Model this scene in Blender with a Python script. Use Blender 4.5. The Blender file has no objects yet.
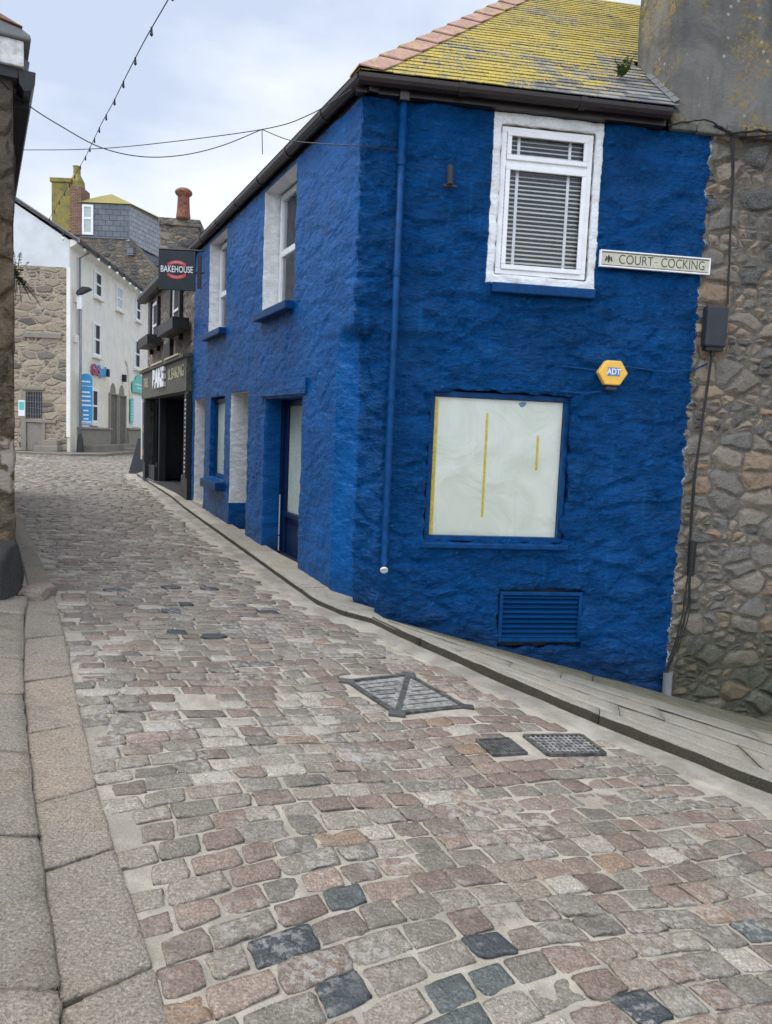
import bpy, bmesh, math, random
from mathutils import Vector, Matrix, noise
random.seed(11)
R = math.radians
C = bpy.context.scene.collection
sc = bpy.context.scene

# ------------------------------------------------------------------ terrain
def zr(x, y=0):
    a = -x
    return .08*a if a < 4 else .32 + .0096*(a-4)

# ------------------------------------------------------------------ frames along walls
class Frame:
    def __init__(s, P, heading, side):
        s.P = Vector((P[0], P[1], 0)); h = R(heading); o = R(heading+side)
        s.a = Vector((math.sin(h), math.cos(h), 0)); s.o = Vector((math.sin(o), math.cos(o), 0))
        s.up = Vector((0, 0, 1)); s.flip = s.a.cross(s.up).dot(s.o) < 0
    def w(s, u, d, z): return s.P + s.a*u + s.o*d + s.up*z
P0 = (-.3576, 7.0)
FR = Frame(P0, 81, 90)          # wall towards the viewer
ST = Frame(P0, -25.5, -90)      # wall along the street
WH = Frame((-12.81, 31.0), -4, 90)
WG = Frame((-12.81, 31.0), -94, -90)
LB = Frame((-2.86, 5.9), -118, -90)   # left building, face towards the viewer
LS = Frame((-2.86, 5.9), -28, 90)     # left building, face along the street
W0 = Frame((0, 0), 90, 90)            # world axes: u = x, d = -y

# ------------------------------------------------------------------ mesh collector
SPLIT = {'pipe_joint', 'window_surround', 'corner_lug', 'shop_window', 'poster', 'loaf', 'doorstep', 'alcove_back', 'plinth_coping', 'trough_light', 'blind_tape', 'masking_tape', 'letter_strip', 'meter_box', 'menu_picture', 'stone_band', 'entrance_step', 'side_step', 'wall_cable', 'cable', 'cable_loop', 'door_frame', 'band_lettering', 'gutter_bracket', 'plinth', 'curtain'}
class MB:
    def __init__(s): s.v = []; s.l = []; s.f = []; s.m = []; s.t = []; s.cur = 1.0
    def vert(s, co, loc=None):
        s.v.append(tuple(co)); s.l.append(tuple(loc if loc is not None else co)); s.t.append(s.cur); return len(s.v)-1
    def face(s, idx, m=0): s.f.append(tuple(idx)); s.m.append(m)
    def hexa(s, pts, locs, m=0):
        b = [s.vert(p, l) for p, l in zip(pts, locs)]
        for q in ((0,3,2,1),(4,5,6,7),(0,1,5,4),(1,2,6,5),(2,3,7,6),(3,0,4,7)): s.face([b[i] for i in q], m)
    def box(s, F, u0, u1, d0, d1, z0, z1, m=0):
        c = [(u0,d0,z0),(u1,d0,z0),(u1,d1,z0),(u0,d1,z0),(u0,d0,z1),(u1,d0,z1),(u1,d1,z1),(u0,d1,z1)]
        s.hexa([F.w(*p) for p in c], c, m)
    def prism(s, F, poly, d0, d1, m=0):      # poly of (u,z), extruded in d
        n = len(poly)
        a = [s.vert(F.w(u, d0, z), (u, d0, z)) for u, z in poly]; b = [s.vert(F.w(u, d1, z), (u, d1, z)) for u, z in poly]
        s.face(a[::-1], m); s.face(b, m)
        for i in range(n): s.face((a[i], a[(i+1) % n], b[(i+1) % n], b[i]), m)
    def prof(s, F, poly, u0, u1, m=0):       # poly of (d,z), extruded in u
        n = len(poly)
        a = [s.vert(F.w(u0, d, z), (u0, d, z)) for d, z in poly]; b = [s.vert(F.w(u1, d, z), (u1, d, z)) for d, z in poly]
        s.face(a[::-1], m); s.face(b, m)
        for i in range(n): s.face((a[i], a[(i+1) % n], b[(i+1) % n], b[i]), m)
    def ext(s, pts, off, m=0):
        n = len(pts); off = Vector(off)
        a = [s.vert(p) for p in pts]; b = [s.vert(Vector(p)+off) for p in pts]
        s.face(a[::-1], m); s.face(b, m)
        for i in range(n): s.face((a[i], a[(i+1) % n], b[(i+1) % n], b[i]), m)
    def tube(s, pts, r, n=8, m=0, cap=True):
        pts = [Vector(p) for p in pts]; rr = r if isinstance(r, (list, tuple)) else [r]*len(pts); rings = []
        for i, p in enumerate(pts):
            t = (pts[min(i+1, len(pts)-1)]-pts[max(i-1, 0)]).normalized()
            q = Vector((0, 0, 1)) if abs(t.z) < .9 else Vector((1, 0, 0))
            x = t.cross(q).normalized(); y = t.cross(x)
            rings.append([s.vert(p+(x*math.cos(k*2*math.pi/n)+y*math.sin(k*2*math.pi/n))*rr[i]) for k in range(n)])
        for a, b in zip(rings, rings[1:]):
            for k in range(n): s.face((a[k], a[(k+1) % n], b[(k+1) % n], b[k]), m)
        if cap: s.face(rings[0][::-1], m); s.face(rings[-1], m)
    def text(s, F, body, u, d, z, size, th=.004, sx=1.0, m=0, mirror=False, arc=None, bold=0):
        cu = bpy.data.curves.new('t', 'FONT'); cu.body = body; cu.size = size; cu.align_x = 'CENTER'; cu.align_y = 'CENTER'; cu.offset = bold
        ob = bpy.data.objects.new('t', cu); C.objects.link(ob); bpy.context.view_layer.update()
        me = bpy.data.meshes.new_from_object(ob.evaluated_get(bpy.context.evaluated_depsgraph_get()))
        bpy.data.objects.remove(ob); bpy.data.curves.remove(cu)
        sg = -1 if mirror else 1
        base = []
        for dd in (d, d+th):
            row = []
            for v in me.vertices:
                x = v.co.x*sx*sg; y = v.co.y
                if arc: y += arc*(x*x)
                row.append(s.vert(F.w(u+x, dd, z+y), (u+x, dd, z+y)))
            base.append(row)
        ed = {}
        for p in me.polygons:
            s.face([base[1][i] for i in p.vertices], m)
            vs = list(p.vertices)
            for a, b in zip(vs, vs[1:]+vs[:1]): ed[(min(a,b),max(a,b))] = ed.get((min(a,b),max(a,b)), 0)+1
        for (a, b), c in ed.items():
            if c == 1: s.face((base[0][a], base[0][b], base[1][b], base[1][a]), m)
        bpy.data.meshes.remove(me)
    def build(s, name, mat, parent=None, org=None, smooth=False, bevel=0, open_=False, merge=False):
        if name in SPLIT:
            par = list(range(len(s.v)))
            def fd(a):
                while par[a] != a: par[a] = par[par[a]]; a = par[a]
                return a
            for f in s.f:
                for i in f[1:]: par[fd(i)] = fd(f[0])
            groups = {}
            for k, f in enumerate(s.f): groups.setdefault(fd(f[0]), []).append(k)
            if len(groups) > 1:
                first = None
                for ks in groups.values():
                    q = MB(); mp_ = {}
                    for k in ks:
                        for i in s.f[k]:
                            if i not in mp_: mp_[i] = len(q.v); q.v.append(s.v[i]); q.l.append(s.l[i]); q.t.append(s.t[i])
                        q.f.append(tuple(mp_[i] for i in s.f[k])); q.m.append(s.m[k])
                    o_ = q.build(name, mat, parent, org, smooth, bevel, open_, merge); first = first or o_
                return first
        o = Vector(org) if org is not None else (root_loc(parent) if parent else Vector((0, 0, 0)))
        me = bpy.data.meshes.new(name); me.from_pydata([Vector(v)-o for v in s.v], [], s.f)
        at = me.attributes.new('loc', 'FLOAT_VECTOR', 'POINT'); at.data.foreach_set('vector', [c for l in s.l for c in l])
        at = me.attributes.new('tint', 'FLOAT', 'POINT'); at.data.foreach_set('value', s.t)
        for mm in (mat if isinstance(mat, (list, tuple)) else [mat]): me.materials.append(mm)
        me.polygons.foreach_set('material_index', s.m)
        if merge or not open_:
            bm = bmesh.new(); bm.from_mesh(me)
            if merge: bmesh.ops.remove_doubles(bm, verts=bm.verts, dist=1e-4)
            if not open_: bmesh.ops.recalc_face_normals(bm, faces=bm.faces)
            bm.to_mesh(me); bm.free()
        if smooth: me.polygons.foreach_set('use_smooth', [True]*len(me.polygons))
        me.update()
        ob = bpy.data.objects.new(name, me); C.objects.link(ob)
        if parent is not None: ob.parent = parent
        else: ob.location = o
        if bevel:
            md = ob.modifiers.new('bevel', 'BEVEL'); md.width = bevel; md.segments = 2; md.limit_method = 'ANGLE'; md.angle_limit = R(40)
        return ob
def root_loc(p):
    while p.parent: p = p.parent
    return Vector(p.location)
def tag(o, label=None, cat=None, group=None, kind=None):
    if label: o['label'] = label
    if cat: o['category'] = cat
    if group: o['group'] = group
    if kind: o['kind'] = kind
    return o
def thing(name, label, cat, loc, group=None):
    o = bpy.data.objects.new(name, None); C.objects.link(o); o.location = loc; o.empty_display_size = .2
    return tag(o, label, cat, group)

# ------------------------------------------------------------------ materials
class N:
    def __init__(s, name):
        s.mat = bpy.data.materials.new(name); s.mat.use_nodes = True; s.nt = s.mat.node_tree; s.nt.nodes.clear()
        s.out = s.nt.nodes.new('ShaderNodeOutputMaterial'); s.b = s.nt.nodes.new('ShaderNodeBsdfPrincipled')
        s.nt.links.new(s.b.outputs[0], s.out.inputs['Surface'])
    def put(s, sock, v):
        if isinstance(v, bpy.types.NodeSocket): s.nt.links.new(v, sock)
        elif v is not None:
            if isinstance(v, (tuple, list)) and len(v) == 3 and sock.type == 'RGBA': v = (*v, 1)
            sock.default_value = v
    def attr(s, name='loc'):
        n = s.nt.nodes.new('ShaderNodeAttribute'); n.attribute_name = name; return n.outputs['Vector'] if name == 'loc' else n.outputs['Fac']
    def sep(s, v):
        n = s.nt.nodes.new('ShaderNodeSeparateXYZ'); s.put(n.inputs[0], v); return n.outputs
    def comb(s, x, y, z=0.0):
        n = s.nt.nodes.new('ShaderNodeCombineXYZ'); s.put(n.inputs[0], x); s.put(n.inputs[1], y); s.put(n.inputs[2], z); return n.outputs[0]
    def m(s, op, a, b=None, c=None):
        n = s.nt.nodes.new('ShaderNodeMath'); n.operation = op; s.put(n.inputs[0], a)
        if b is not None: s.put(n.inputs[1], b)
        if c is not None: s.put(n.inputs[2], c)
        return n.outputs[0]
    def vm(s, op, a, b):
        n = s.nt.nodes.new('ShaderNodeVectorMath'); n.operation = op; s.put(n.inputs[0], a); s.put(n.inputs[1], b); return n.outputs[0]
    def noise(s, vec, scale, detail=3, rough=.55, dist=0, col=False):
        n = s.nt.nodes.new('ShaderNodeTexNoise'); s.put(n.inputs['Vector'], vec); n.inputs['Scale'].default_value = scale
        n.inputs['Detail'].default_value = detail; n.inputs['Roughness'].default_value = rough; n.inputs['Distortion'].default_value = dist
        return n.outputs['Color'] if col else n.outputs['Fac']
    def vor(s, vec, scale=1, feature='F1', dim='2D', rnd=1, out=None):
        n = s.nt.nodes.new('ShaderNodeTexVoronoi'); n.voronoi_dimensions = dim; n.feature = feature; s.put(n.inputs['Vector'], vec)
        n.inputs['Scale'].default_value = scale; n.inputs['Randomness'].default_value = rnd
        return n.outputs[out or 'Distance']
    def ss(s, v, lo, hi, a=0.0, b=1.0):
        n = s.nt.nodes.new('ShaderNodeMapRange'); n.interpolation_type = 'SMOOTHSTEP'
        s.put(n.inputs[0], v); s.put(n.inputs[1], lo); s.put(n.inputs[2], hi); s.put(n.inputs[3], a); s.put(n.inputs[4], b); return n.outputs[0]
    def mix(s, f, a, b, mode='MIX'):
        n = s.nt.nodes.new('ShaderNodeMix'); n.data_type = 'RGBA'; n.blend_type = mode
        s.put(n.inputs[0], f); s.put(n.inputs[6], a); s.put(n.inputs[7], b); return n.outputs[2]
    def ramp(s, f, stops, const=False):
        n = s.nt.nodes.new('ShaderNodeValToRGB'); s.put(n.inputs[0], f); cr = n.color_ramp
        if const: cr.interpolation = 'CONSTANT'
        while len(cr.elements) < len(stops): cr.elements.new(.5)
        for e, (p, c) in zip(cr.elements, stops): e.position = p; e.color = (*c, 1)
        return n.outputs[0]
    def bump(s, h, dist=.01, strength=1.0):
        n = s.nt.nodes.new('ShaderNodeBump'); s.put(n.inputs['Height'], h); n.inputs['Distance'].default_value = dist; n.inputs['Strength'].default_value = strength
        s.nt.links.new(n.outputs[0], s.b.inputs['Normal'])
    def disp(s, h, scale=1.0, mid=0.0):
        n = s.nt.nodes.new('ShaderNodeDisplacement'); s.put(n.inputs['Height'], h); n.inputs['Scale'].default_value = scale; n.inputs['Midlevel'].default_value = mid
        s.nt.links.new(n.outputs[0], s.out.inputs['Displacement']); s.mat.displacement_method = 'BOTH'
    def fin(s, col, rough=.8, metal=0.0, spec=.5):
        s.put(s.b.inputs['Base Color'], col); s.put(s.b.inputs['Roughness'], rough); s.put(s.b.inputs['Metallic'], metal)
        s.put(s.b.inputs['Specular IOR Level'], spec); return s.mat
def flat2d(n, ku=1.0, kz=1.0, off=(0, 0)):
    x = n.sep(n.attr()); a = n.m('ADD', x[0], x[1])
    return n.comb(n.m('MULTIPLY_ADD', a, ku, off[0]), n.m('MULTIPLY_ADD', x[2], kz, off[1]))
def paint(name, col, rough=.5, var=.12, bumpd=.002, scale=9, spec=.4, metal=0.0):
    n = N(name); v = n.attr(); k = n.noise(v, scale, 4, .6); k2 = n.noise(v, scale*9, 3, .6)
    dark = tuple(c*(1-var*2) for c in col); lite = tuple(min(1, c*(1+var)) for c in col)
    c = n.mix(n.ss(k, .3, .7), dark, lite); c = n.mix(n.ss(k2, .62, .8, 0, .35), c, tuple(x*.6 for x in col))
    n.bump(n.m('ADD', k, n.m('MULTIPLY', k2, .4)), bumpd); return n.fin(c, n.ss(k2, .3, .7, rough-.08, min(1, rough+.1)), metal, spec)

def rubble_nodes(n, ku=3.3, kz=5.6, off=(0, 0), pal=0):
    """irregular stones bedded in mortar: colour and height"""
    x = n.sep(n.attr()); a = n.m('ADD', x[0], x[1])
    p = n.comb(a, x[2])
    wv = n.vm('MULTIPLY', n.vm('SUBTRACT', n.noise(p, 2.3, 2, .5, col=True), (.5, .5, .5)), (.22, .13, 0))
    p1 = n.vm('ADD', p, wv)
    wv2 = n.vm('MULTIPLY', n.vm('SUBTRACT', n.noise(p, 14, 3, .6, col=True), (.5, .5, .5)), (.035, .03, 0))
    q = n.vm('ADD', n.vm('MULTIPLY', n.vm('ADD', p1, wv2), (ku, kz, 1)), (off[0], off[1], 0))
    e = n.vor(q, 1, 'DISTANCE_TO_EDGE', rnd=.86); cell = n.sep(n.vor(q, 1, 'F1', rnd=.86, out='Color'))
    q2 = n.vm('MULTIPLY', q, (2.1, 1.9, 1)); e2 = n.vor(q2, 1, 'DISTANCE_TO_EDGE', rnd=.9); cell2 = n.sep(n.vor(q2, 1, 'F1', rnd=.9, out='Color'))
    small = n.m('GREATER_THAN', cell[2], .56)
    e = n.m('MINIMUM', e, n.m('ADD', n.m('MULTIPLY', e2, .5), n.m('MULTIPLY', n.m('SUBTRACT', 1, small), 9)))
    f1 = n.vor(q, 1, 'F1', rnd=.86); f2 = n.vor(q2, 1, 'F1', rnd=.9)
    e = n.m('MINIMUM', e, n.m('MULTIPLY', n.m('SUBTRACT', .84, f1), .45))
    e = n.m('MINIMUM', e, n.m('ADD', n.m('MULTIPLY', n.m('SUBTRACT', .84, f2), .24), n.m('MULTIPLY', n.m('SUBTRACT', 1, small), 9)))
    mort = n.ss(n.m('ADD', e, n.m('MULTIPLY', n.m('SUBTRACT', n.noise(p, 18, 3), .5), .06)), .03, .05)
    fine = n.noise(p, 55, 5, .7); mid = n.noise(p, 13, 4, .6)
    if pal == 0:
        st = [(0, (.10, .092, .08)), (.22, (.16, .142, .118)), (.36, (.28, .212, .14)), (.44, (.22, .14, .085)), (.5, (.13, .12, .108)), (.68, (.24, .195, .14)), (.84, (.05, .05, .05)), (1, (.15, .138, .12))]
        mc = (.17, .15, .12)
    elif pal == 1:   # far pale granite with cream mortar
        st = [(0, (.31, .245, .175)), (.3, (.41, .325, .23)), (.6, (.29, .24, .185)), (.85, (.10, .085, .07)), (1, (.37, .28, .2))]
        mc = (.46, .385, .285)
    else:            # brown blocks
        st = [(0, (.13, .105, .085)), (.3, (.2, .155, .12)), (.6, (.1, .082, .07)), (.8, (.24, .19, .14)), (1, (.15, .12, .1))]
        mc = (.22, .19, .16)
    base = n.ramp(n.m('FRACT', n.m('ADD', cell[0], n.m('MULTIPLY', small, cell2[0]))), st)
    base = n.mix(n.ss(fine, .35, .7, 0, .55), base, n.mix(.5, base, (.42, .4, .36)), 'MIX')
    base = n.mix(n.ss(mid, .5, .75, 0, .75), base, n.mix(.6, base, (.04, .038, .034)))
    mcol = n.mix(n.ss(mid, .35, .65), mc, tuple(c*.6 for c in mc))
    col = n.mix(mort, mcol, base)
    dome = n.ss(e, .025, .2)
    h = n.m('ADD', n.m('MULTIPLY', dome, n.m('MULTIPLY_ADD', cell[1], .035, .028)), n.m('MULTIPLY_ADD', mid, .03, n.m('MULTIPLY', fine, .014)))
    return col, h, p, x
def rubble(name, **k):
    dense = k.pop('dense', False); damp = k.pop('damp', False); n = N(name); col, h, p, x = rubble_nodes(n, **k)
    if damp:   # green algae low on the wall
        g = n.m('ADD', x[2], n.m('MULTIPLY', n.noise(p, 3, 4), .9)); col = n.mix(n.ss(g, .75, -.1, 0, .6), col, (.045, .05, .025))
        col = n.mix(n.ss(n.m('ADD', x[2], n.noise(p, 4, 3)), 4.75, 5.0, 0, .6), col, (.05, .048, .035))
    if dense: n.disp(h, 1.0, .035)
    else: n.bump(h, 1.0)
    return n.fin(col, .88, 0, .25)

def blue_nodes(name, front):
    n = N(name); x = n.sep(n.attr()); a = n.m('ADD', x[0], x[1]); p = n.comb(a, x[2])
    w = n.vm('MULTIPLY', n.vm('SUBTRACT', n.noise(p, 2.6, 3, .55, col=True), (.5, .5, .5)), (.3, .2, 0))
    q = n.vm('MULTIPLY', n.vm('ADD', p, w), (2.1, 3.9, 1))
    e = n.vor(q, 1, 'DISTANCE_TO_EDGE'); cell = n.sep(n.vor(q, 1, 'F1', out='Color'))
    lump = n.noise(n.vm('MULTIPLY', p, (3.6, 7.5, 1)), 1, 6, .64, .3)
    tiny = n.noise(n.vm('MULTIPLY', p, (15, 24, 1)), 1, 6, .72, .6)
    pit = n.noise(p, 75, 3, .6)
    joint = n.ss(n.noise(p, 1.6, 3), .38, .6)      # some joints filled with paint, some open
    dome = n.m('MULTIPLY', n.ss(e, .0, .22), n.m('MULTIPLY_ADD', joint, .028 if front else .007, .008 if front else .002))
    h = n.m('ADD', dome, n.m('MULTIPLY', cell[0], .024 if front else .005))
    amp = n.ss(n.noise(p, 2.7, 2), .35, .65, .45, 1.35)
    h = n.m('ADD', h, n.m('MULTIPLY', lump, .11 if front else .04)); h = n.m('ADD', h, n.m('MULTIPLY', n.m('MULTIPLY', tiny, amp), .05 if front else .015)); h = n.m('ADD', h, n.m('MULTIPLY', pit, .004))
    base = n.mix(n.ss(n.noise(p, 1.3, 3), .35, .65), (.0002, .043, .145), (.0003, .057, .195)) if front else n.mix(n.ss(n.noise(p, 1.3, 3), .35, .65), (.0004, .062, .215), (.0007, .082, .275))  # one paint: front toned as shaded, street side as lit
    base = n.mix(n.ss(tiny, .54, .68, 0, .6), base, (.0015, .105, .31)); base = n.mix(n.ss(tiny, .46, .32, 0, .5), base, (.0003, .02, .08))  # relief light painted in: pale glints on ridges, dark crevices
    # thin coat: brush streaks and a few spots of bare stone
    st = n.noise(n.vm('MULTIPLY', p, (14, 1.2, 1)), 1, 3, .6); base = n.mix(n.ss(st, .58, .75, 0, .4), base, (.002, .11, .32))
    base = n.mix(n.ss(n.noise(p, 48, 2, .5), .735, .76, 0, .5), base, (.25, .35, .5))
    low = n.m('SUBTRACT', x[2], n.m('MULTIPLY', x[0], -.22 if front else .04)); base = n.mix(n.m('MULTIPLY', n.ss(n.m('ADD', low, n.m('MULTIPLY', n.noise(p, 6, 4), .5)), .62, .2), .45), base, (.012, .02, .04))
    rough = n.ss(tiny, .3, .7, .46, .32)
    if front:
        wn = n.m('SUBTRACT', n.noise(p, 9, 4, .65), .5)
        rag = n.m('ADD', x[0], n.m('MULTIPLY', wn, .14))
        edge = n.m('ADD', 3.262, n.m('MULTIPLY', x[2], .006))
        mask = n.ss(n.m('SUBTRACT', rag, edge), 0, .006)
        prim = n.ss(n.m('ABSOLUTE', n.m('SUBTRACT', rag, n.m('ADD', edge, .004))), .008, .002)
        sc_, sh, _, _ = rubble_nodes(n)
        col = n.mix(mask, base, sc_); col = n.mix(n.m('MULTIPLY', prim, n.ss(n.noise(p, 5, 2), .48, .56)), col, (.4, .42, .42))
        h = n.m('ADD', n.m('MULTIPLY', h, n.m('SUBTRACT', 1, mask)), n.m('MULTIPLY', n.m('ADD', sh, .079), mask))
        wob = n.m('MULTIPLY', n.m('SUBTRACT', n.noise(p, 22, 3, .6), .5), .02)
        du = n.m('SUBTRACT', n.m('ABSOLUTE', n.m('SUBTRACT', x[0], 1.715)), .52); dz = n.m('SUBTRACT', n.m('ABSOLUTE', n.m('SUBTRACT', x[2], 3.80)), .745)
        dd = n.m('ADD', n.m('MAXIMUM', du, dz), wob); wm = n.ss(dd, .003, -.003)
        col = n.mix(wm, col, n.mix(n.ss(tiny, .4, .7), (.78, .79, .79), (.66, .67, .66))); h = n.m('MULTIPLY', h, n.ss(wm, 0, 1, 1, .35))
        h = n.m('ADD', h, n.m('MULTIPLY', wm, .065))
        rough = n.m('ADD', rough, n.m('MULTIPLY', mask, .4))
    else: col = base
    n.disp(h, 1.0, .11 if front else .04); n.b.inputs['Coat Weight'].default_value = .16; n.b.inputs['Coat Roughness'].default_value = .22; return n.fin(col, rough, 0, .08)

M = {}
M['blue_front_shaded'] = blue_nodes('blue_masonry_paint_front_shaded', True)
M['blue_street_lit'] = blue_nodes('blue_masonry_paint_street_lit', False)
def white_rough():
    n = N('white_painted_stone'); x = n.sep(n.attr()); p = n.comb(n.m('ADD', x[0], x[1]), x[2])
    l = n.noise(n.vm('MULTIPLY', p, (7, 11, 1)), 1, 5, .65); f = n.noise(p, 60, 3, .6)
    h = n.m('ADD', n.m('MULTIPLY', l, .045), n.m('MULTIPLY', f, .006)); n.disp(h, 1, .04)
    c = n.mix(n.ss(l, .35, .65), (.66, .66, .64), (.8, .8, .79)); c = n.mix(n.ss(f, .66, .78, 0, .4), c, (.4, .4, .38)); return n.fin(c, .7, 0, .3)
M['white_rough'] = white_rough()
M['rubble'] = rubble('rubble_granite', dense=True, damp=True)
M['rubble_left'] = rubble('rubble_granite_dark', off=(7, 3), ku=3.6, kz=4.2)
M['rubble_far'] = rubble('rubble_granite_pale', pal=1, ku=1.6, kz=3.6, off=(3, 1))
M['rubble_gable'] = rubble('rubble_gable_grey', ku=2.6, kz=5.2, off=(11, 4))
M['blocks'] = rubble('brown_stone_blocks', pal=2, ku=2.2, kz=3.3, off=(5, 5))
M['white'] = paint('white_joinery', (.8, .8, .8), .32, .03, .0006)
M['white_dirty'] = paint('peeling_white_board', (.62, .61, .58), .6, .2, .004, 12)
M['blue_wood'] = paint('blue_gloss_timber', (.0004, .044, .15), .42, .15, .0015, 14, .15)
M['blue_wood_shaded'] = paint('blue_gloss_timber_shaded', (.0006, .012, .055), .4, .15, .0015, 14, .2)  # door timber, with the shade of its recess put into the colour
M['brown_plastic'] = paint('dark_brown_gutter', (.018, .011, .011), .4, .15, .001, 6, .5)
M['black_metal'] = paint('black_painted_timber', (.014, .015, .017), .45, .2, .001)
M['grey_pole'] = paint('grey_painted_steel', (.2, .21, .22), .5, .1, .001)
M['dark_grey'] = paint('dark_grey_plastic', (.025, .029, .036), .5, .12, .001)
M['cable'] = paint('black_cable', (.012, .012, .012), .5, .1, .0005)
M['lead'] = paint('lead_flashing', (.07, .073, .075), .6, .25, .004)
M['sign_cream'] = paint('cream_sign_enamel', (.52, .5, .38), .4, .06, .0006, 20)
M['ink'] = paint('dark_lettering', (.035, .035, .03), .5, .1, .0005)
M['yellow_plastic'] = paint('yellow_alarm_plastic', (.83, .47, .075), .4, .05, .0006)
M['logo_blue'] = paint('blue_print', (.09, .2, .42), .4, .05, .0004)
M['white_print'] = paint('white_print', (.8, .8, .8), .5, .02, .0004)
M['white_letter'] = paint('white_raised_letter', (.72, .72, .74), .5, .02, .0004)
M['board_dark'] = paint('dark_sign_board', (.016, .024, .03), .55, .1, .0008)
M['red_print'] = paint('red_print', (.62, .05, .07), .5, .05, .0004)
M['fascia_olive'] = paint('weathered_olive_fascia', (.085, .08, .06), .5, .3, .002, 12)
M['gold'] = paint('pale_gold_lettering', (.5, .46, .3), .5, .1, .0005)
M['cyan_sign'] = paint('cyan_blue_sign', (.03, .3, .62), .45, .04, .0005)
M['teal_sign'] = paint('teal_sign', (.09, .52, .45), .45, .05, .0005)
M['magenta'] = paint('magenta_letter', (.35, .04, .14), .5, .05, .0004)
M['tape'] = paint('yellow_masking_tape', (.72, .55, .06), .6, .1, .0005, 30)
M['white_wall'] = paint('white_lime_render', (.82, .79, .71), .8, .05, .006, 1.5)
M['cream_wall'] = paint('cream_lime_render', (.78, .73, .6), .8, .05, .006, 1.5)
M['slate_hung_white'] = paint('painted_gable_render', (.66, .68, .68), .8, .06, .004, 1.2)
M['terracotta'] = paint('terracotta_pot', (.22, .085, .05), .8, .3, .006, 14)
M['door_grey'] = paint('grey_brown_door', (.13, .115, .1), .7, .2, .003)
M['iron'] = paint('worn_cast_iron', (.23, .225, .21), .5, .3, .002, 25, .4, .1)
M['iron_dark'] = paint('dark_cast_iron', (.08, .078, .073), .5, .3, .002, 25, .4, .1)
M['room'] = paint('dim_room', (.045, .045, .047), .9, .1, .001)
M['blind'] = paint('pale_blind_slat', (.78, .78, .72), .6, .05, .0004)
M['curtain'] = paint('pale_green_obscured_pane', (.42, .5, .46), .3, .05, .0005, 6)
M['leaf'] = paint('green_leaf', (.10, .2, .04), .6, .3, .001, 20)
M['stem'] = paint('brown_stem', (.09, .06, .035), .8, .2, .001)
M['slab_dark'] = paint('black_floor_mat', (.03, .03, .03), .9, .2, .003)
M['pvc'] = paint('grey_white_pipe_rim', (.6, .6, .58), .5, .1, .001)
M['bread'] = paint('baked_goods', (.35, .16, .05), .7, .3, .004, 20)
M['pink_item'] = paint('pink_poster', (.5, .15, .18), .6, .3, .001, 30)

def glass_mat():
    n = N('window_glass'); nt = n.nt; nt.nodes.remove(n.b)
    g = nt.nodes.new('ShaderNodeBsdfGlossy'); g.inputs['Roughness'].default_value = .02; g.inputs['Color'].default_value = (.95, .97, 1, 1)
    t = nt.nodes.new('ShaderNodeBsdfTransparent'); t.inputs['Color'].default_value = (.99, .995, .995, 1)
    f = nt.nodes.new('ShaderNodeFresnel'); f.inputs[0].default_value = 1.32
    mx = nt.nodes.new('ShaderNodeMixShader'); nt.links.new(f.outputs[0], mx.inputs[0]); nt.links.new(t.outputs[0], mx.inputs[1]); nt.links.new(g.outputs[0], mx.inputs[2])
    nt.links.new(mx.outputs[0], n.out.inputs['Surface']); return n.mat
M['glass'] = glass_mat()
def paper():
    n = N('white_paper_behind_glass'); v = n.attr(); k = n.noise(v, 2.2, 4, .5, 1.2); s = n.noise(n.vm('MULTIPLY', v, (9, 1, .8)), 2, 3, .6)
    c = n.mix(n.ss(k, .35, .65), (.72, .74, .62), (.82, .83, .72)); c = n.mix(n.ss(s, .55, .8, 0, .4), c, (.62, .64, .53)); n.bump(k, .03); return n.fin(c, .25, 0, .45)
M['paper'] = paper()
def slate(name, lichen):
    n = N(name); v = n.attr(); t = n.attr('tint'); x = n.sep(v)
    c = n.ramp(t, [(0, (.06, .063, .07)), (.5, (.11, .115, .12)), (1, (.19, .19, .195))])
    f = n.noise(v, 60, 4, .65); c = n.mix(n.ss(f, .45, .8, 0, .6), c, (.25, .25, .25))
    if lichen:
        big = n.noise(v, 1.5, 4, .6); md = n.noise(v, 11, 5, .7, .5); fn = n.noise(v, 45, 3, .7)
        # bare towards the chimney end, where rain runs off the lead
        bare = n.ss(n.m('SUBTRACT', n.m('MULTIPLY', x[0], .3), n.m('MULTIPLY', x[2], .32)), .1, .7)
        s_ = n.m('ADD', n.m('MULTIPLY', big, .42), n.m('ADD', n.m('MULTIPLY', md, .5), n.m('MULTIPLY', fn, .3)))
        s_ = n.m('ADD', s_, n.m('MULTIPLY', t, .05)); s_ = n.m('SUBTRACT', s_, n.m('MULTIPLY', bare, .13)); s_ = n.m('ADD', s_, n.m('MULTIPLY', n.m('SUBTRACT', n.noise(v, 85, 3, .7), .5), .22))
        yel = n.mix(n.ss(fn, .35, .65), (.27, .20, .015), (.54, .395, .02)); yel = n.mix(n.ss(n.noise(v, 4.5, 4, .65), .45, .65, 0, .6), yel, (.24, .21, .035))
        c = n.mix(n.ss(s_, .545, .62, 0, .9), c, yel); c = n.mix(n.ss(n.noise(v, 27, 4, .75), .55, .63, 0, .6), c, (.17, .17, .15)); n.bump(n.m('ADD', md, fn), .012)
    else: n.bump(f, .004)
    return n.fin(c, .6, 0, .4)
M['slate_lichen'] = slate('slate_with_yellow_lichen', True); M['slate'] = slate('grey_slate', False)
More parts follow.
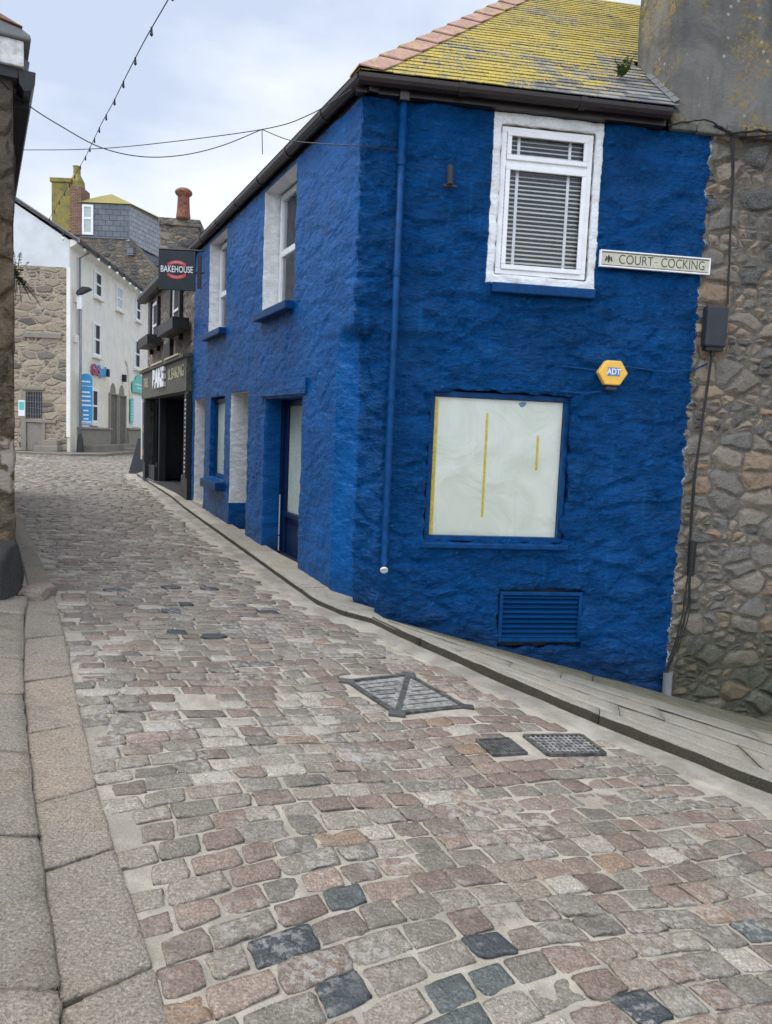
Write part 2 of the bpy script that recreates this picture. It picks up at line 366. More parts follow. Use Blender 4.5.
def slate_hung(name, ku, kz, c1, c2):
    n = N(name); p = flat2d(n); b = n.nt.nodes.new('ShaderNodeTexBrick'); n.put(b.inputs['Vector'], p)
    b.inputs['Scale'].default_value = 1; b.inputs['Brick Width'].default_value = ku; b.inputs['Row Height'].default_value = kz; b.inputs['Mortar Size'].default_value = .012
    b.inputs['Color1'].default_value = (*c1, 1); b.inputs['Color2'].default_value = (*c2, 1); b.inputs['Mortar'].default_value = (*[c*.35 for c in c1], 1)
    k = n.noise(p, 3, 4, .6); c = n.mix(n.ss(k, .4, .7, 0, .3), b.outputs[0], tuple(x*1.5 for x in c2)); n.bump(n.m('SUBTRACT', 1, b.outputs[1]), .02); return n.fin(c, .6, 0, .4)
M['slate_hung'] = slate_hung('slate_hung_cladding', .42, .3, (.1, .115, .135), (.135, .15, .17))
M['slate_hung_pale'] = slate_hung('pale_slate_hung_cladding', .42, .26, (.25, .27, .3), (.32, .34, .37))
M['brick'] = slate_hung('old_red_brick', .23, .085, (.2, .1, .07), (.27, .15, .1))
M['roof_far'] = slate_hung('mossy_far_slate', .3, .22, (.13, .115, .09), (.19, .165, .12))
def render_grey():
    n = N('weathered_cement_render'); p = n.attr(); k = n.noise(p, 1.7, 5, .62, .6); f = n.noise(p, 34, 5, .7); sp = n.vor(p, 9, 'F1', '3D')
    x = n.sep(p); st = n.noise(n.vm('MULTIPLY', p, (5, 5, .7)), 1, 4, .6)
    c = n.mix(n.ss(k, .3, .7), (.085, .082, .074), (.18, .174, .16)); c = n.mix(n.ss(st, .52, .7, 0, .55), c, (.075, .073, .066))
    c = n.mix(n.ss(f, .6, .75, 0, .5), c, (.07, .065, .06))
    lm = n.m('MULTIPLY', n.ss(n.noise(p, 2.3, 2), .47, .62), n.ss(n.noise(p, 26, 4, .75), .5, .57)); c = n.mix(n.m('MULTIPLY', lm, .8), c, (.27, .19, .05))
    dots = n.m('MULTIPLY', n.ss(sp, .16, .11), n.ss(n.noise(p, 1.9, 2), .45, .55)); c = n.mix(n.m('MULTIPLY', dots, .8), c, (.37, .35, .27))
    n.bump(n.m('ADD', n.m('MULTIPLY', k, .5), n.m('MULTIPLY', f, .25)), .05); return n.fin(c, .9, 0, .2)
M['render_grey'] = render_grey()
def mossy_chimney():
    n = N('mossy_chimney_render'); p = n.attr(); k = n.noise(p, 2.2, 4, .6); c = n.mix(n.ss(k, .3, .6), (.16, .14, .06), (.27, .22, .05)); c = n.mix(n.ss(n.noise(p, 9, 4), .5, .7, 0, .7), c, (.1, .09, .06)); n.bump(k, .05); return n.fin(c, .9)
M['mossy'] = mossy_chimney()
def hip_tile():
    n = N('pink_clay_hip_tile'); p = n.attr(); f = n.noise(p, 30, 5, .7); k = n.noise(p, 7, 4, .6)
    c = n.mix(n.ss(k, .3, .7), (.27, .135, .11), (.40, .225, .19)); c = n.mix(n.ss(f, .46, .62, 0, .7), c, (.22, .15, .09)); c = n.mix(n.ss(n.noise(p, 16, 4, .7), .53, .62, 0, .8), c, (.36, .29, .05)); n.bump(f, .006); return n.fin(c, .8)
M['hip_tile'] = hip_tile()

def sett_mat():
    n = N('granite_setts'); v = n.attr(); t = n.attr('tint')
    c = n.ramp(t, [(0, (.15, .14, .122)), (.14, (.18, .165, .142)), (.28, (.165, .15, .13)), (.44, (.165, .14, .12)), (.54, (.175, .14, .118)), (.63, (.155, .12, .102)), (.72, (.21, .195, .175)), (.79, (.27, .255, .232)), (.85, (.22, .16, .115)), (.9, (.032, .04, .048)), (.97, (.06, .072, .075))], True)
    wn_ = n.nt.nodes.new('ShaderNodeTexWhiteNoise'); wn_.noise_dimensions = '1D'; n.put(wn_.inputs['W'], t); c = n.mix(1.0, c, n.mix(wn_.outputs[0], (.70, .67, .62), (1.18, 1.12, 1.03)), 'MULTIPLY')
    f = n.noise(v, 105, 4, .8); g = n.noise(v, 42, 4, .65); k = n.noise(v, 9, 4, .6)
    light = n.mix(1.0, c, (2.0, 1.95, 1.9), 'MULTIPLY'); dark = n.mix(1.0, c, (.42, .41, .4), 'MULTIPLY')
    c2 = n.mix(n.ss(f, .53, .62, 0, .85), c, light); c2 = n.mix(n.ss(f, .47, .38, 0, .8), c2, dark)
    rr = n.ss(n.noise(v, 28, 5, .75), .56, .64, 0, .5); c2 = n.mix(rr, c2, light)
    c2 = n.mix(n.ss(g, .55, .75, 0, .45), c2, n.mix(.6, c2, (.36, .335, .3))); c2 = n.mix(n.ss(k, .5, .75, 0, .5), c2, dark)
    # cement smeared over stones in places
    sm = n.m('MULTIPLY', n.ss(n.noise(v, 1.7, 3, .5), .46, .62), n.ss(n.noise(v, 26, 4, .7), .47, .6)); c2 = n.mix(n.m('MULTIPLY', sm, .7), c2, (.34, .32, .29))
    n.bump(n.m('ADD', n.m('MULTIPLY', g, .7), n.m('MULTIPLY', f, .3)), .014); return n.fin(c2, n.ss(g, .3, .7, .4, .62), 0, .5)
M['sett'] = sett_mat()
def mortar_mat(name, a, b):
    n = N(name); v = n.attr(); f = n.noise(v, 120, 4, .7); k = n.noise(v, 5, 4, .65); g = n.noise(v, 1.1, 3)
    c = n.mix(n.ss(k, .35, .65), a, b); c = n.mix(n.ss(f, .55, .7, 0, .5), c, tuple(x*1.35 for x in b)); c = n.mix(n.ss(f, .42, .3, 0, .5), c, tuple(x*.5 for x in a))
    c = n.mix(n.ss(g, .5, .7, 0, .4), c, tuple(x*.62 for x in a)); n.bump(n.m('ADD', f, k), .008); return n.fin(c, .85, 0, .25)
M['mortar'] = mortar_mat('lime_mortar_bed', (.26, .234, .19), (.38, .343, .283))
M['channel'] = mortar_mat('concrete_channel', (.20, .185, .155), (.30, .28, .24))
M['earth'] = mortar_mat('dark_ground', (.1, .095, .08), (.15, .14, .12))
def slab_mat(name, cols, moss=0):
    n = N(name); v = n.attr(); t = n.attr('tint'); c = n.ramp(t, cols)
    f = n.noise(v, 100, 4, .8); k = n.noise(v, 7, 5, .65)
    c = n.mix(n.ss(f, .53, .61, 0, .8), c, n.mix(1.0, c, (1.8, 1.75, 1.7), 'MULTIPLY')); c = n.mix(n.ss(f, .47, .39, 0, .8), c, n.mix(1.0, c, (.42, .4, .38), 'MULTIPLY'))
    c = n.mix(n.ss(k, .5, .72, 0, .5), c, n.mix(1.0, c, (.66, .63, .58), 'MULTIPLY')); c = n.mix(n.ss(n.noise(v, 2.1, 4), .45, .65, 0, .5), c, n.mix(1.0, c, (1.18, 1.1, 1.0), 'MULTIPLY')); c = n.mix(n.ss(n.noise(v, 3.7, 5, .7), .55, .68, 0, .5), c, n.mix(1.0, c, (.55, .55, .52), 'MULTIPLY'))
    if moss:
        b = n.sep(v); mm = n.m('MULTIPLY', n.ss(n.noise(v, 6, 5, .7), .4, .6), moss); c = n.mix(mm, c, (.11, .105, .045))
    n.bump(n.m('ADD', f, n.m('MULTIPLY', k, .9)), .014); return n.fin(c, .82, 0, .3)
M['slab'] = slab_mat('granite_slabs', [(0, (.22, .2, .165)), (.5, (.275, .24, .198)), (1, (.30, .25, .205))])
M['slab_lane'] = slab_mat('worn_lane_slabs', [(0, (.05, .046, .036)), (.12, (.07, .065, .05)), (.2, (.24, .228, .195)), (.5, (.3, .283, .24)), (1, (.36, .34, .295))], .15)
M['slab_moss'] = slab_mat('mossy_lane_slabs', [(0, (.15, .15, .11)), (1, (.24, .225, .18))], .6)
M['dark_stone'] = slab_mat('dark_foot_granite', [(0, (.03, .032, .033)), (1, (.06, .06, .058))])
M['granite_far'] = slab_mat('far_granite_blocks', [(0, (.16, .15, .125)), (1, (.26, .24, .2))])

# ------------------------------------------------------------------ wall grids with openings
def cuts(lo, hi, step, extra):
    ex = sorted(set([lo, hi]+[e for e in extra if lo < e < hi])); out = []
    for a, b in zip(ex, ex[1:]):
        k = max(1, round((b-a)/step)); out += [a+(b-a)*i/k for i in range(k)]
    return out+[hi]
def wall_grid(mb, F, us, zs, openings, m=0, zmin=None, warp=None, holes_m=None):
    idx = {}
    def vid(i, j):
        if (i, j) not in idx:
            u, z = us[i], zs[j]; p = warp(u, z) if warp else F.w(u, 0, z); idx[(i, j)] = mb.vert(p, (u, 0, z))
        return idx[(i, j)]
    def inside(u, z):
        for k, o in enumerate(openings):
            if o[0] < u < o[1] and o[2] < z < o[3]: return k
        return -1
    for i in range(len(us)-1):
        for j in range(len(zs)-1):
            uc, zc = (us[i]+us[i+1])/2, (zs[j]+zs[j+1])/2
            if zmin and zc < zmin: continue
            if inside(uc, zc) >= 0: continue
            q = [vid(i, j), vid(i+1, j), vid(i+1, j+1), vid(i, j+1)]
            mb.face(q[::-1] if F.flip else q, m)
    eps = 1e-6
    for o in openings:
        u0, u1, z0, z1, dep, jm = o[:6]
        I = [i for i, u in enumerate(us) if u0-eps <= u <= u1+eps]; J = [j for j, z in enumerate(zs) if z0-eps <= z <= z1+eps]
        ring = [(i, J[0]) for i in I]+[(I[-1], j) for j in J[1:]]+[(i, J[-1]) for i in I[-2::-1]]+[(I[0], j) for j in J[-2:0:-1]]
        n = max(2, int(dep/.035)); prev = [vid(*r) for r in ring]
        for k in range(1, n+1):
            d = -dep*k/n
            cur = [mb.vert(F.w(us[i], d, zs[j]), (us[i], d, zs[j])) for i, j in ring]
            for a in range(len(ring)):
                b = (a+1) % len(ring); q = [prev[a], prev[b], cur[b], cur[a]]
                mm = jm
                if callable(jm): mm = jm((us[ring[a][0]]+us[ring[b][0]])/2, (zs[ring[a][1]]+zs[ring[b][1]])/2)
                mb.face(q if not F.flip else q[::-1], mm)
            prev = cur

# ------------------------------------------------------------------ THE BLUE HOUSE
house = thing('blue_house', 'two storey corner house with rough walls painted bright royal blue', 'house', FR.w(0, 0, 0))
WT = 4.54
fo = [(1.275, 2.155, 3.135, 4.44, .07, 2), (.735, 2.10, .655, 2.06, .12, 0), (1.49, 2.33, -.36, .215, .10, 0)]
so = [(1.75, 2.96, 3.05, 4.50, .26, 2), (4.85, 5.97, 3.10, 4.50, .22, 2), (1.34, 2.72, .06, 2.0, .26, 1),
      (3.50, 4.42, .14, 2.13, .36, lambda u, z: 2 if z > .58 else 1), (4.78, 5.72, .88, 2.11, .14, 1), (6.14, 6.90, .40, 2.11, .36, 2)]
zs = cuts(-1.35, WT, .026, [o[k] for o in fo+so for k in (2, 3)]+[.58, 2.43, 2.64])
us_f = cuts(0, 3.34, .026, [o[k] for o in fo for k in (0, 1)]+[.29])
us_s = cuts(0, 7.15, .036, [o[k] for o in so for k in (0, 1)]+[.37])
A_ = ST.w(.37, 0, 0); B_ = FR.w(.29, 0, 0); Mid = (A_+B_)/2
def cw(z): return max(0, min(1, (2.60-z)/.12))
def warp_f(u, z):
    p = FR.w(u, 0, z); w = cw(z)
    if u < .29 and w > 0:
        q = Mid.lerp(B_, u/.29); q.z = z; p = p.lerp(q, w)
    return p
def warp_s(u, z):
    p = ST.w(u, 0, z); w = cw(z)
    if u < .37 and w > 0:
        q = Mid.lerp(A_, u/.37); q.z = z; p = p.lerp(q, w)
    # wall foot spreads slightly
    return p
mb = MB(); wall_grid(mb, FR, us_f, zs, fo, 0, warp=warp_f); wall_grid(mb, ST, us_s, zs, so, 1, zmin=-.2, warp=warp_s)
mb.build('wall', [M['blue_front_shaded'], M['blue_street_lit'], M['white_rough']], house, smooth=True, open_=True, merge=True)

def win_frame(F, parent, u0, u1, z0, z1, d0, d1, mat, bars=(), t=.05, name='window', panes=(), vb=()):
    """outer frame ring, horizontal bars (z, thick), a glass pane child"""
    m_ = MB(); m_.box(F, u0, u1, d0, d1, z0, z0+t); m_.box(F, u0, u1, d0, d1, z1-t, z1)
    m_.box(F, u0, u0+t, d0, d1, z0+t+.0006, z1-t-.0006); m_.box(F, u1-t, u1, d0, d1, z0+t+.0006, z1-t-.0006)
    for z, th in bars: m_.box(F, u0+t+.0006, u1-t-.0006, d0+.003, d1-.003, z-th/2, z+th/2)
    for u, th in vb: m_.box(F, u-th/2, u+th/2, d0+.005, d1-.005, z0+t, z1-t)
    return m_.build(name, mat, parent, bevel=.004)
# upstairs window towards the viewer
wf = win_frame(FR, house, 1.28, 2.15, 3.14, 4.435, -.085, -.03, M['white'], [(4.125, .06)], .05)
m_ = MB()
for z0, z1 in ((4.16, 4.385), (3.195, 4.09)):      # sashes
    m_.box(FR, 1.332, 2.098, -.035, -.012, z0-.012, z0+.03); m_.box(FR, 1.332, 2.098, -.035, -.012, z1-.03, z1+.012)
    m_.box(FR, 1.332, 1.372, -.035, -.012, z0+.031, z1-.031); m_.box(FR, 2.058, 2.098, -.035, -.012, z0+.031, z1-.031)
m_.build('casement', M['white'], wf, bevel=.004)
m_ = MB(); m_.box(FR, 1.36, 2.07, -.056, -.05, 3.19, 4.39); m_.build('pane', M['glass'], wf)
m_ = MB()
z = 3.215
while z < 4.38:
    if abs(z-4.125) > .045:
        tl = .020+random.uniform(-.002, .002); m_.hexa([FR.w(*p) for p in ((1.345,-.118,z+tl),(2.085,-.118,z+tl),(2.085,-.09,z),(1.345,-.09,z),(1.345,-.118,z+tl+.0025),(2.085,-.118,z+tl+.0025),(2.085,-.09,z+.0025),(1.345,-.09,z+.0025))], [(0,0,0)]*8)
    z += .0385
m_.build('venetian_blind', M['blind'], wf)
m_ = MB()
for u in (1.46, 1.95): m_.box(FR, u-.014, u+.014, -.088, -.086, 3.19, 4.39)
m_.build('blind_tape', M['white'], wf)
m_ = MB(); m_.box(FR, 1.2, 2.25, -.62, -.60, 3.0, 4.5); m_.box(FR, 1.2, 1.23, -.6, -.09, 3.0, 4.5); m_.box(FR, 2.22, 2.25, -.6, -.09, 3.0, 4.5); m_.box(FR, 1.2, 2.25, -.6, -.09, 4.47, 4.5); m_.box(FR, 1.44, 1.5, -.5, -.3, 3.0, 4.5); m_.build('room_lining', M['door_grey'], wf)
m_ = MB(); m_.box(FR, 1.235, 2.225, .0, .075, 2.955, 3.045); m_.build('window_sill', M['blue_wood'], house, bevel=.012)
# display window
df = win_frame(FR, house, .74, 2.095, .66, 2.055, -.115, -.055, M['blue_wood'], (), .048, 'display_window')
m_ = MB(); m_.box(FR, .786, 2.05, -.092, -.086, .706, 2.01); m_.build('pane', M['glass'], df)
m_ = MB(); m_.box(FR, .80, 2.045, -.112, -.108, .708, 2.0); m_.build('paper_screen', M['paper'], df)
m_ = MB(); m_.box(FR, .79, .832, -.1065, -.105, .71, 1.98); m_.box(FR, 1.295, 1.318, -.1065, -.105, .885, 1.87); m_.box(FR, 1.805, 1.828, -.1065, -.105, 1.35, 1.68)
m_.build('masking_tape', M['tape'], df)
m_ = MB(); m_.prism(FR, [(1.60,1.975),(1.63,1.94),(1.665,1.95),(1.685,1.985),(1.65,1.992)], -.1065, -.105); m_.build('paint_patch', M['logo_blue'], df)
m_ = MB(); m_.box(FR, .70, 2.13, .0, .05, .60, .652); m_.build('window_sill', M['blue_wood'], house, bevel=.01)
# louvred vent low in the wall
v0 = win_frame(FR, house, 1.495, 2.325, -.30, .19, -.03, .012, M['blue_wood'], (), .035, 'vent')
m_ = MB()
for k in range(9):
    z = -.26+k*.048
    m_.hexa([FR.w(*p) for p in ((1.53,-.06,z+.03),(2.29,-.06,z+.03),(2.29,-.008,z),(1.53,-.008,z),(1.53,-.06,z+.042),(2.29,-.06,z+.042),(2.29,-.008,z+.014),(1.53,-.008,z+.014))], [(1,0,z)]*8)
m_.build('louvre', M['blue_wood'], v0)
m_ = MB(); m_.box(FR, 1.49, 2.33, -.115, -.095, -.36, .215); m_.build('vent_back', M['room'], v0)
# downpipe
pp = thing('tmp', '', '', (0, 0, 0)); bpy.data.objects.remove(pp)
m_ = MB(); m_.tube([FR.w(.36, .055, 4.60), FR.w(.36, .055, 2.2), FR.w(.355, .055, .50), FR.w(.352, .07, .44), FR.w(.35, .10, .40)], .034, 14)
dp = m_.build('downpipe', M['blue_wood'], house, smooth=True)
m_ = MB()
for z in (4.0, 3.05, 1.95, 1.55, 1.0, .86, .66):
    m_.tube([FR.w(.36, .055, z-.022), FR.w(.36, .055, z+.022)], .039, 14)
m_.build('pipe_joint', M['blue_wood'], dp, smooth=False)
m_ = MB(); m_.tube([FR.w(.35, .10, .402), FR.w(.3495, .112, .392)], .036, 14); m_.build('pipe_mouth', M['pvc'], dp)
m_ = MB(); m_.box(FR, .315, .405, .02, .11, 4.50, 4.61); m_.build('hopper', M['brown_plastic'], dp, bevel=.01)
# iron stub on the wall
m_ = MB(); m_.tube([FR.w(.80, .05, 4.02), FR.w(.805, .05, 3.86)], .026, 10); m_.box(FR, .75, .87, .0, .03, 3.845, 3.865); m_.build('pipe_stub', M['room'], house)
m_ = MB(); m_.tube([FR.w(1.95, .03, 2.33), FR.w(2.3, .035, 2.31), FR.w(2.6, .03, 2.36), FR.w(3.0, .035, 2.33), FR.w(3.26, .035, 2.36), FR.w(3.42, .03, 2.44)], .009, 6)
m_.tube([FR.w(1.95, .03, 2.1), FR.w(2.2, .03, 2.09), FR.w(2.36, .03, 2.12)], .008, 6); m_.build('wall_cable', M['blue_wood'], house)

# street side: windows
def sash(F, parent, u0, u1, z0, z1, dep, mat, split, pane='glass', back=True, t=.06):
    w_ = win_frame(F, parent, u0+.01, u1-.01, z0+.005, z1-.02, -dep+.005, -dep+.06, mat, [(split, .07)] if split else (), t)
    m_ = MB(); m_.box(F, u0+.03, u1-.03, -dep+.02, -dep+.028, z0+.03, z1-.03); m_.build('pane', M[pane], w_)
    if back and pane == 'glass':
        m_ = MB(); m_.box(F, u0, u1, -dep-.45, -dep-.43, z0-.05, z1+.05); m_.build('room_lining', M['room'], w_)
        m_ = MB(); m_.box(F, u0+.02, u0+(u1-u0)*.42, -dep-.08, -dep-.06, z0, z1); m_.build('curtain', M['curtain'], w_)
    return w_
sash(ST, house, 1.75, 2.96, 3.05, 4.5, .26, M['white'], 3.78)
sash(ST, house, 4.85, 5.97, 3.10, 4.5, .22, M['white'], 3.72)
sash(ST, house, 4.78, 5.72, .88, 2.11, .14, M['blue_wood'], None, 'curtain')
for u0, u1, z in ((1.72, 3.0, 2.95), (4.82, 6.02, 3.0)):
    m_ = MB(); m_.box(ST, u0, u1, -.02, .10, z, z+.095); m_.build('window_sill', M['blue_wood'], house, bevel=.012)
m_ = MB(); m_.box(ST, 4.72, 5.78, -.02, .13, .72, .85); m_.build('window_sill', M['blue_wood'], house, bevel=.012)
# door in its deep recess
dr = win_frame(ST, house, 1.34, 2.72, .08, 2.0, -.27, -.21, M['blue_wood_shaded'], (), .07, 'door', vb=((2.50, .05),))
m_ = MB(); m_.box(ST, 2.53, 2.65, -.265, -.235, .1, 1.93); m_.box(ST, 1.41, 2.47, -.265, -.235, .1, .60); m_.box(ST, 1.5, 2.4, -.236, -.225, .18, .52); m_.build('door_panel', M['blue_wood_shaded'], dr, bevel=.006)
m_ = MB(); m_.box(ST, 1.41, 2.47, -.255, -.245, .66, 1.93); m_.build('pane', M['curtain'], dr)
m_ = MB(); m_.box(ST, 1.40, 2.5, -.25, -.19, .60, .66); m_.build('window_sill', M['blue_wood_shaded'], dr, bevel=.008)
m_ = MB(); m_.box(ST, 2.655, 2.675, -.209, -.20, .35, .85); m_.box(ST, 2.655, 2.675, -.209, -.20, .15, .33); m_.build('letter_strip', M['pvc'], dr)
# alcove backs, thresholds
m_ = MB(); m_.box(ST, 3.48, 4.44, -.38, -.355, .1, 2.15); m_.box(ST, 6.12, 6.92, -.38, -.355, .3, 2.15); m_.build('alcove_back', M['blue_wood'], house)
m_ = MB(); m_.box(ST, 6.13, 6.91, -.3, .02, .25, .395); m_.box(ST, 3.49, 4.43, -.35, .0, .05, .2); m_.box(ST, 1.33, 2.73, -.25, .0, -.1, .115); m_.build('doorstep', M['slab_lane'], house, bevel=.012)
m_ = MB(); m_.prism(ST, [(1.22, 2.02), (2.86, 2.03), (2.9, 2.22), (1.2, 2.2)], -.02, .025); m_.build('lintel', M['blue_street_lit'], house, bevel=.01)

STE = Frame(ST.w(0, -.085, 0)[:2], -25.5, -90)     # street eave overhangs less
# eaves: soffit, fascia, gutter on both sides
ta = R(81); 
def eave(F, u0, u1, name):
    m_ = MB(); m_.prof(F, [(-.02, 4.545), (.075, 4.545), (.075, 4.665), (-.02, 4.665)], u0, u1); f_ = m_.build(name, M['brown_plastic'], house)
    m_ = MB(); m_.prof(F, [(.078, 4.655), (.084, 4.615), (.108, 4.588), (.145, 4.58), (.178, 4.597), (.194, 4.625), (.198, 4.657), (.188, 4.658), (.182, 4.63), (.168, 4.608), (.142, 4.592), (.113, 4.60), (.098, 4.622), (.092, 4.655)], u0-.0, u1)
    m_.build('gutter', M['brown_plastic'], f_)
    m_ = MB()
    for k in range(int((u1-u0)/1.1)):
        u = u0+.9+k*1.1; m_.prof(F, [(.074, 4.66), (.076, 4.61), (.104, 4.578), (.147, 4.571), (.184, 4.59), (.201, 4.624), (.205, 4.66)], u-.03, u+.03)
    m_.build('gutter_bracket', M['brown_plastic'], f_)
eave(FR, -.055, 2.79, 'fascia'); eave(STE, -.13, 7.3, 'fascia')
# roof planes
TP = .815; PA = math.atan(TP)
hipdir = Vector((math.sin(R(27.75)), math.cos(R(27.75)), 0))
# corner where both eave lines (d=.16) meet
def meet(d):
    # FR: P + a*u + o*d ; ST likewise
    a, b = FR.a, STE.a; rhs = (STE.P-FR.P)+(STE.o-FR.o)*d; det = a.x*(-b.y)+b.x*a.y
    u = (rhs.x*(-b.y)+b.x*rhs.y)/det; return FR.w(u, d, 0), u
BB, ub = meet(.17); ZE = 4.675
half = R(53.25)
def slates(F, uh, u1, bmax, mat, name, parent, hipped=True):
    m_ = MB(); b = 0; row = 0; ex = .105
    while b < bmax:
        q = b*math.cos(PA); q2 = (b+ex*1.25)*math.cos(PA); lo = uh+(q/math.tan(half) if hipped else 0)
        U1 = u1 if u1 < 5 else (2.86 if q < .99 else 6.0)
        u = lo-.22+random.uniform(0, .1)+(.11 if row % 2 else 0)
        while u < U1:
            w = random.uniform(.17, .26); a0 = max(u, lo)+.0015; a1 = min(u+w, U1)-.0015; u += w
            if a1-a0 < .02: continue
            m_.cur = random.random(); t = .007; lift = .008+random.uniform(0, .004); jb = random.uniform(-.006, .004); sk = random.uniform(-.003, .003)
            def P(a, bb, h): 
                return F.w(a, .17-bb*math.cos(PA)+h*math.sin(PA), ZE+bb*math.sin(PA)+h*math.cos(PA))
            b0 = b+jb; b1 = b+ex*1.15
            c = [(a0, b0, lift), (a1, b0+sk, lift), (a1, b1, .001), (a0, b1, .001)]
            locs = [(a, 0, bb) for a, bb, h in c]
            m_.hexa([P(*x) for x in c]+[P(x[0], x[1], x[2]+t) for x in c], locs+locs)
        b += ex; row += 1
    return m_.build(name, mat, parent)
def Ps0(F, a, bb, h=0): return F.w(a, .17-bb*math.cos(PA)+h*math.sin(PA), ZE+bb*math.sin(PA)+h*math.cos(PA))
rf = slates(FR, ub, 6.0, 4.3, M['slate_lichen'], 'roof', house)
def vwall(m_, a, b, z0):
    a, b = Vector(a), Vector(b); n_ = (b-a).cross(Vector((0, 0, 1))).normalized()*.05
    pts = [Vector((a.x, a.y, z0)), Vector((b.x, b.y, z0)), b, a]; m_.ext(pts, n_)
m_ = MB(); pk_ = Ps0(FR, ub+4.3*math.cos(PA)/math.tan(half), 4.28, -.06)
vwall(m_, pk_, Ps0(ST, 7.1, 4.28, -.06), -1); vwall(m_, pk_, Ps0(FR, 8.0, 4.28, -.06), -1)
e0 = ST.w(7.1, -.03, 4.55); e1 = Ps0(ST, 7.1, 4.28, -.06); m_.ext([Vector((e0.x, e0.y, 0)), Vector((e1.x, e1.y, 0)), e1, e0], ST.a*-.05)
e0 = FR.w(8.0, -.03, 4.55); e1 = Ps0(FR, 8.0, 4.28, -.06); m_.ext([Vector((e0.x, e0.y, -2)), Vector((e1.x, e1.y, -2)), e1, e0], FR.a*-.05)
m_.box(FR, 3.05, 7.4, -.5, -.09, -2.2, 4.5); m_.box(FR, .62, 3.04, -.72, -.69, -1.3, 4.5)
m_.build('light_baffle', M['room'], house)  # unseen sheets added to stop sun leaking through the hollow house
usx = None
_, us_h = BB, (BB-STE.w(0, .17, 0)).dot(STE.a)
m_ = MB(); m_.cur = .5      # street slope, whole sheet in courses
BMAX = 4.3
def Ps(F, a, bb, h=0): return F.w(a, .17-bb*math.cos(PA)+h*math.sin(PA), ZE+bb*math.sin(PA)+h*math.cos(PA))
b = 0
while b < BMAX:
    lo = us_h+b*math.cos(PA)/math.tan(half); lo2 = us_h+(b+.125)*math.cos(PA)/math.tan(half); m_.cur = random.uniform(.3, .7)
    pts = [(lo, b, .014), (7.3, b, .014), (7.3, b+.12, 0), (lo2, b+.12, 0)]
    m_.hexa([Ps(STE, *p) for p in pts]+[Ps(STE, p[0], p[1], p[2]+.007) for p in pts], [(p[0], 0, p[1]) for p in pts]*2); b += .105
m_.build('roof_slope', M['slate_lichen'], rf)
m_ = MB()   # roof deck beneath the slates and back slope
bq = .99/math.cos(PA)
pk = Ps(FR, ub+BMAX*math.cos(PA)/math.tan(half), BMAX, -.02)
m_.ext([Ps(FR, ub, 0, -.02), Ps(FR, 2.87, 0, -.02), Ps(FR, 2.87, BMAX, -.02), pk], (0, 0, -.03)); m_.ext([Ps(FR, 2.87, bq, -.02), Ps(FR, 6.0, bq, -.02), Ps(FR, 6.0, BMAX, -.02), Ps(FR, 2.87, BMAX, -.02)], (0, 0, -.03))
m_.ext([Ps(STE, us_h, 0, -.02), Ps(STE, 7.3, 0, -.02), Ps(STE, 7.3, BMAX, -.02), pk], (0, 0, -.03))
m_.build('roof_deck', M['room'], rf)
m_ = MB()   # hip tiles
L = BMAX*math.sin(PA)/ (TP*math.sin(half)); nt_ = 12; hz = TP*math.sin(half)
for k in range(nt_):
    for sd, F in ((1, FR), (-1, STE)):
        s0 = L*k/nt_-.03; s1 = L*(k+1)/nt_
        pts = []
        for s_, lift in ((s0, .05), (s1, .028)):
            p = BB+hipdir*s_; p.z = ZE+hz*s_+lift
            out = (F.a if sd == 1 else F.a)*.17/math.sin(half); q = p+out; 
            q.z = p.z - .02
            pts.append((p, q))
        m_.cur = random.random()
        a, b2, c, d = pts[0][0], pts[0][1], pts[1][1], pts[1][0]
        # tile wing lies on its slope: wing edge at a constant offset from the hip, following the slope's own height
        up = Vector((0, 0, .016)); m_.hexa([a, b2, c, d, a+up, b2+up, c+up, d+up], [a, b2, c, d, a+up, b2+up, c+up, d+up])
m_.build('hip_tile', M['hip_tile'], house, bevel=.004)
# fern rooted on the slates
def leafy(name, label, cat, org, blades, parent=None):
    o = thing(name, label, cat, org); st_ = MB(); lf = MB()
    for (dx, dy, dz, ln) in blades:
        p0 = Vector(org); p1 = p0+Vector((dx, dy, dz))*.6+Vector((0, 0, ln*.15)); p2 = p0+Vector((dx, dy, dz)); st_.tube([p0, p1, p2], .003, 4)
        for k in range(9):
            f = .25+.75*k/8; c = p0.lerp(p1, min(1, f*1.6)).lerp(p2, max(0, f*1.6-.6)); s_ = ln*(1.15-f)*.5+.008
            for sg in (-1, 1):
                d = Vector((random.uniform(-.4, .4), random.uniform(-.4, .4), random.uniform(-.1, .5)))+Vector((dy, -dx, 0)).normalized()*sg
                d.normalize(); n_ = Vector((-d.y, d.x, random.uniform(-.5, .5))).normalized()*s_*.28
                v = [lf.vert(c), lf.vert(c+d*s_*.5+n_), lf.vert(c+d*s_), lf.vert(c+d*s_*.5-n_)]; lf.face(v)
    st_.build('stem', M['stem'], o); lf.build('leaves', M['leaf'], o, open_=True)
    return o
fb = [(random.uniform(-.12, .08), random.uniform(-.1, .03), random.uniform(.04, .16), random.uniform(.05, .09)) for _ in range(22)]
leafy('fern', 'small green fern growing on the slates beside the rendered chimney', 'fern', FR.w(2.50, -.30, 5.10), fb)

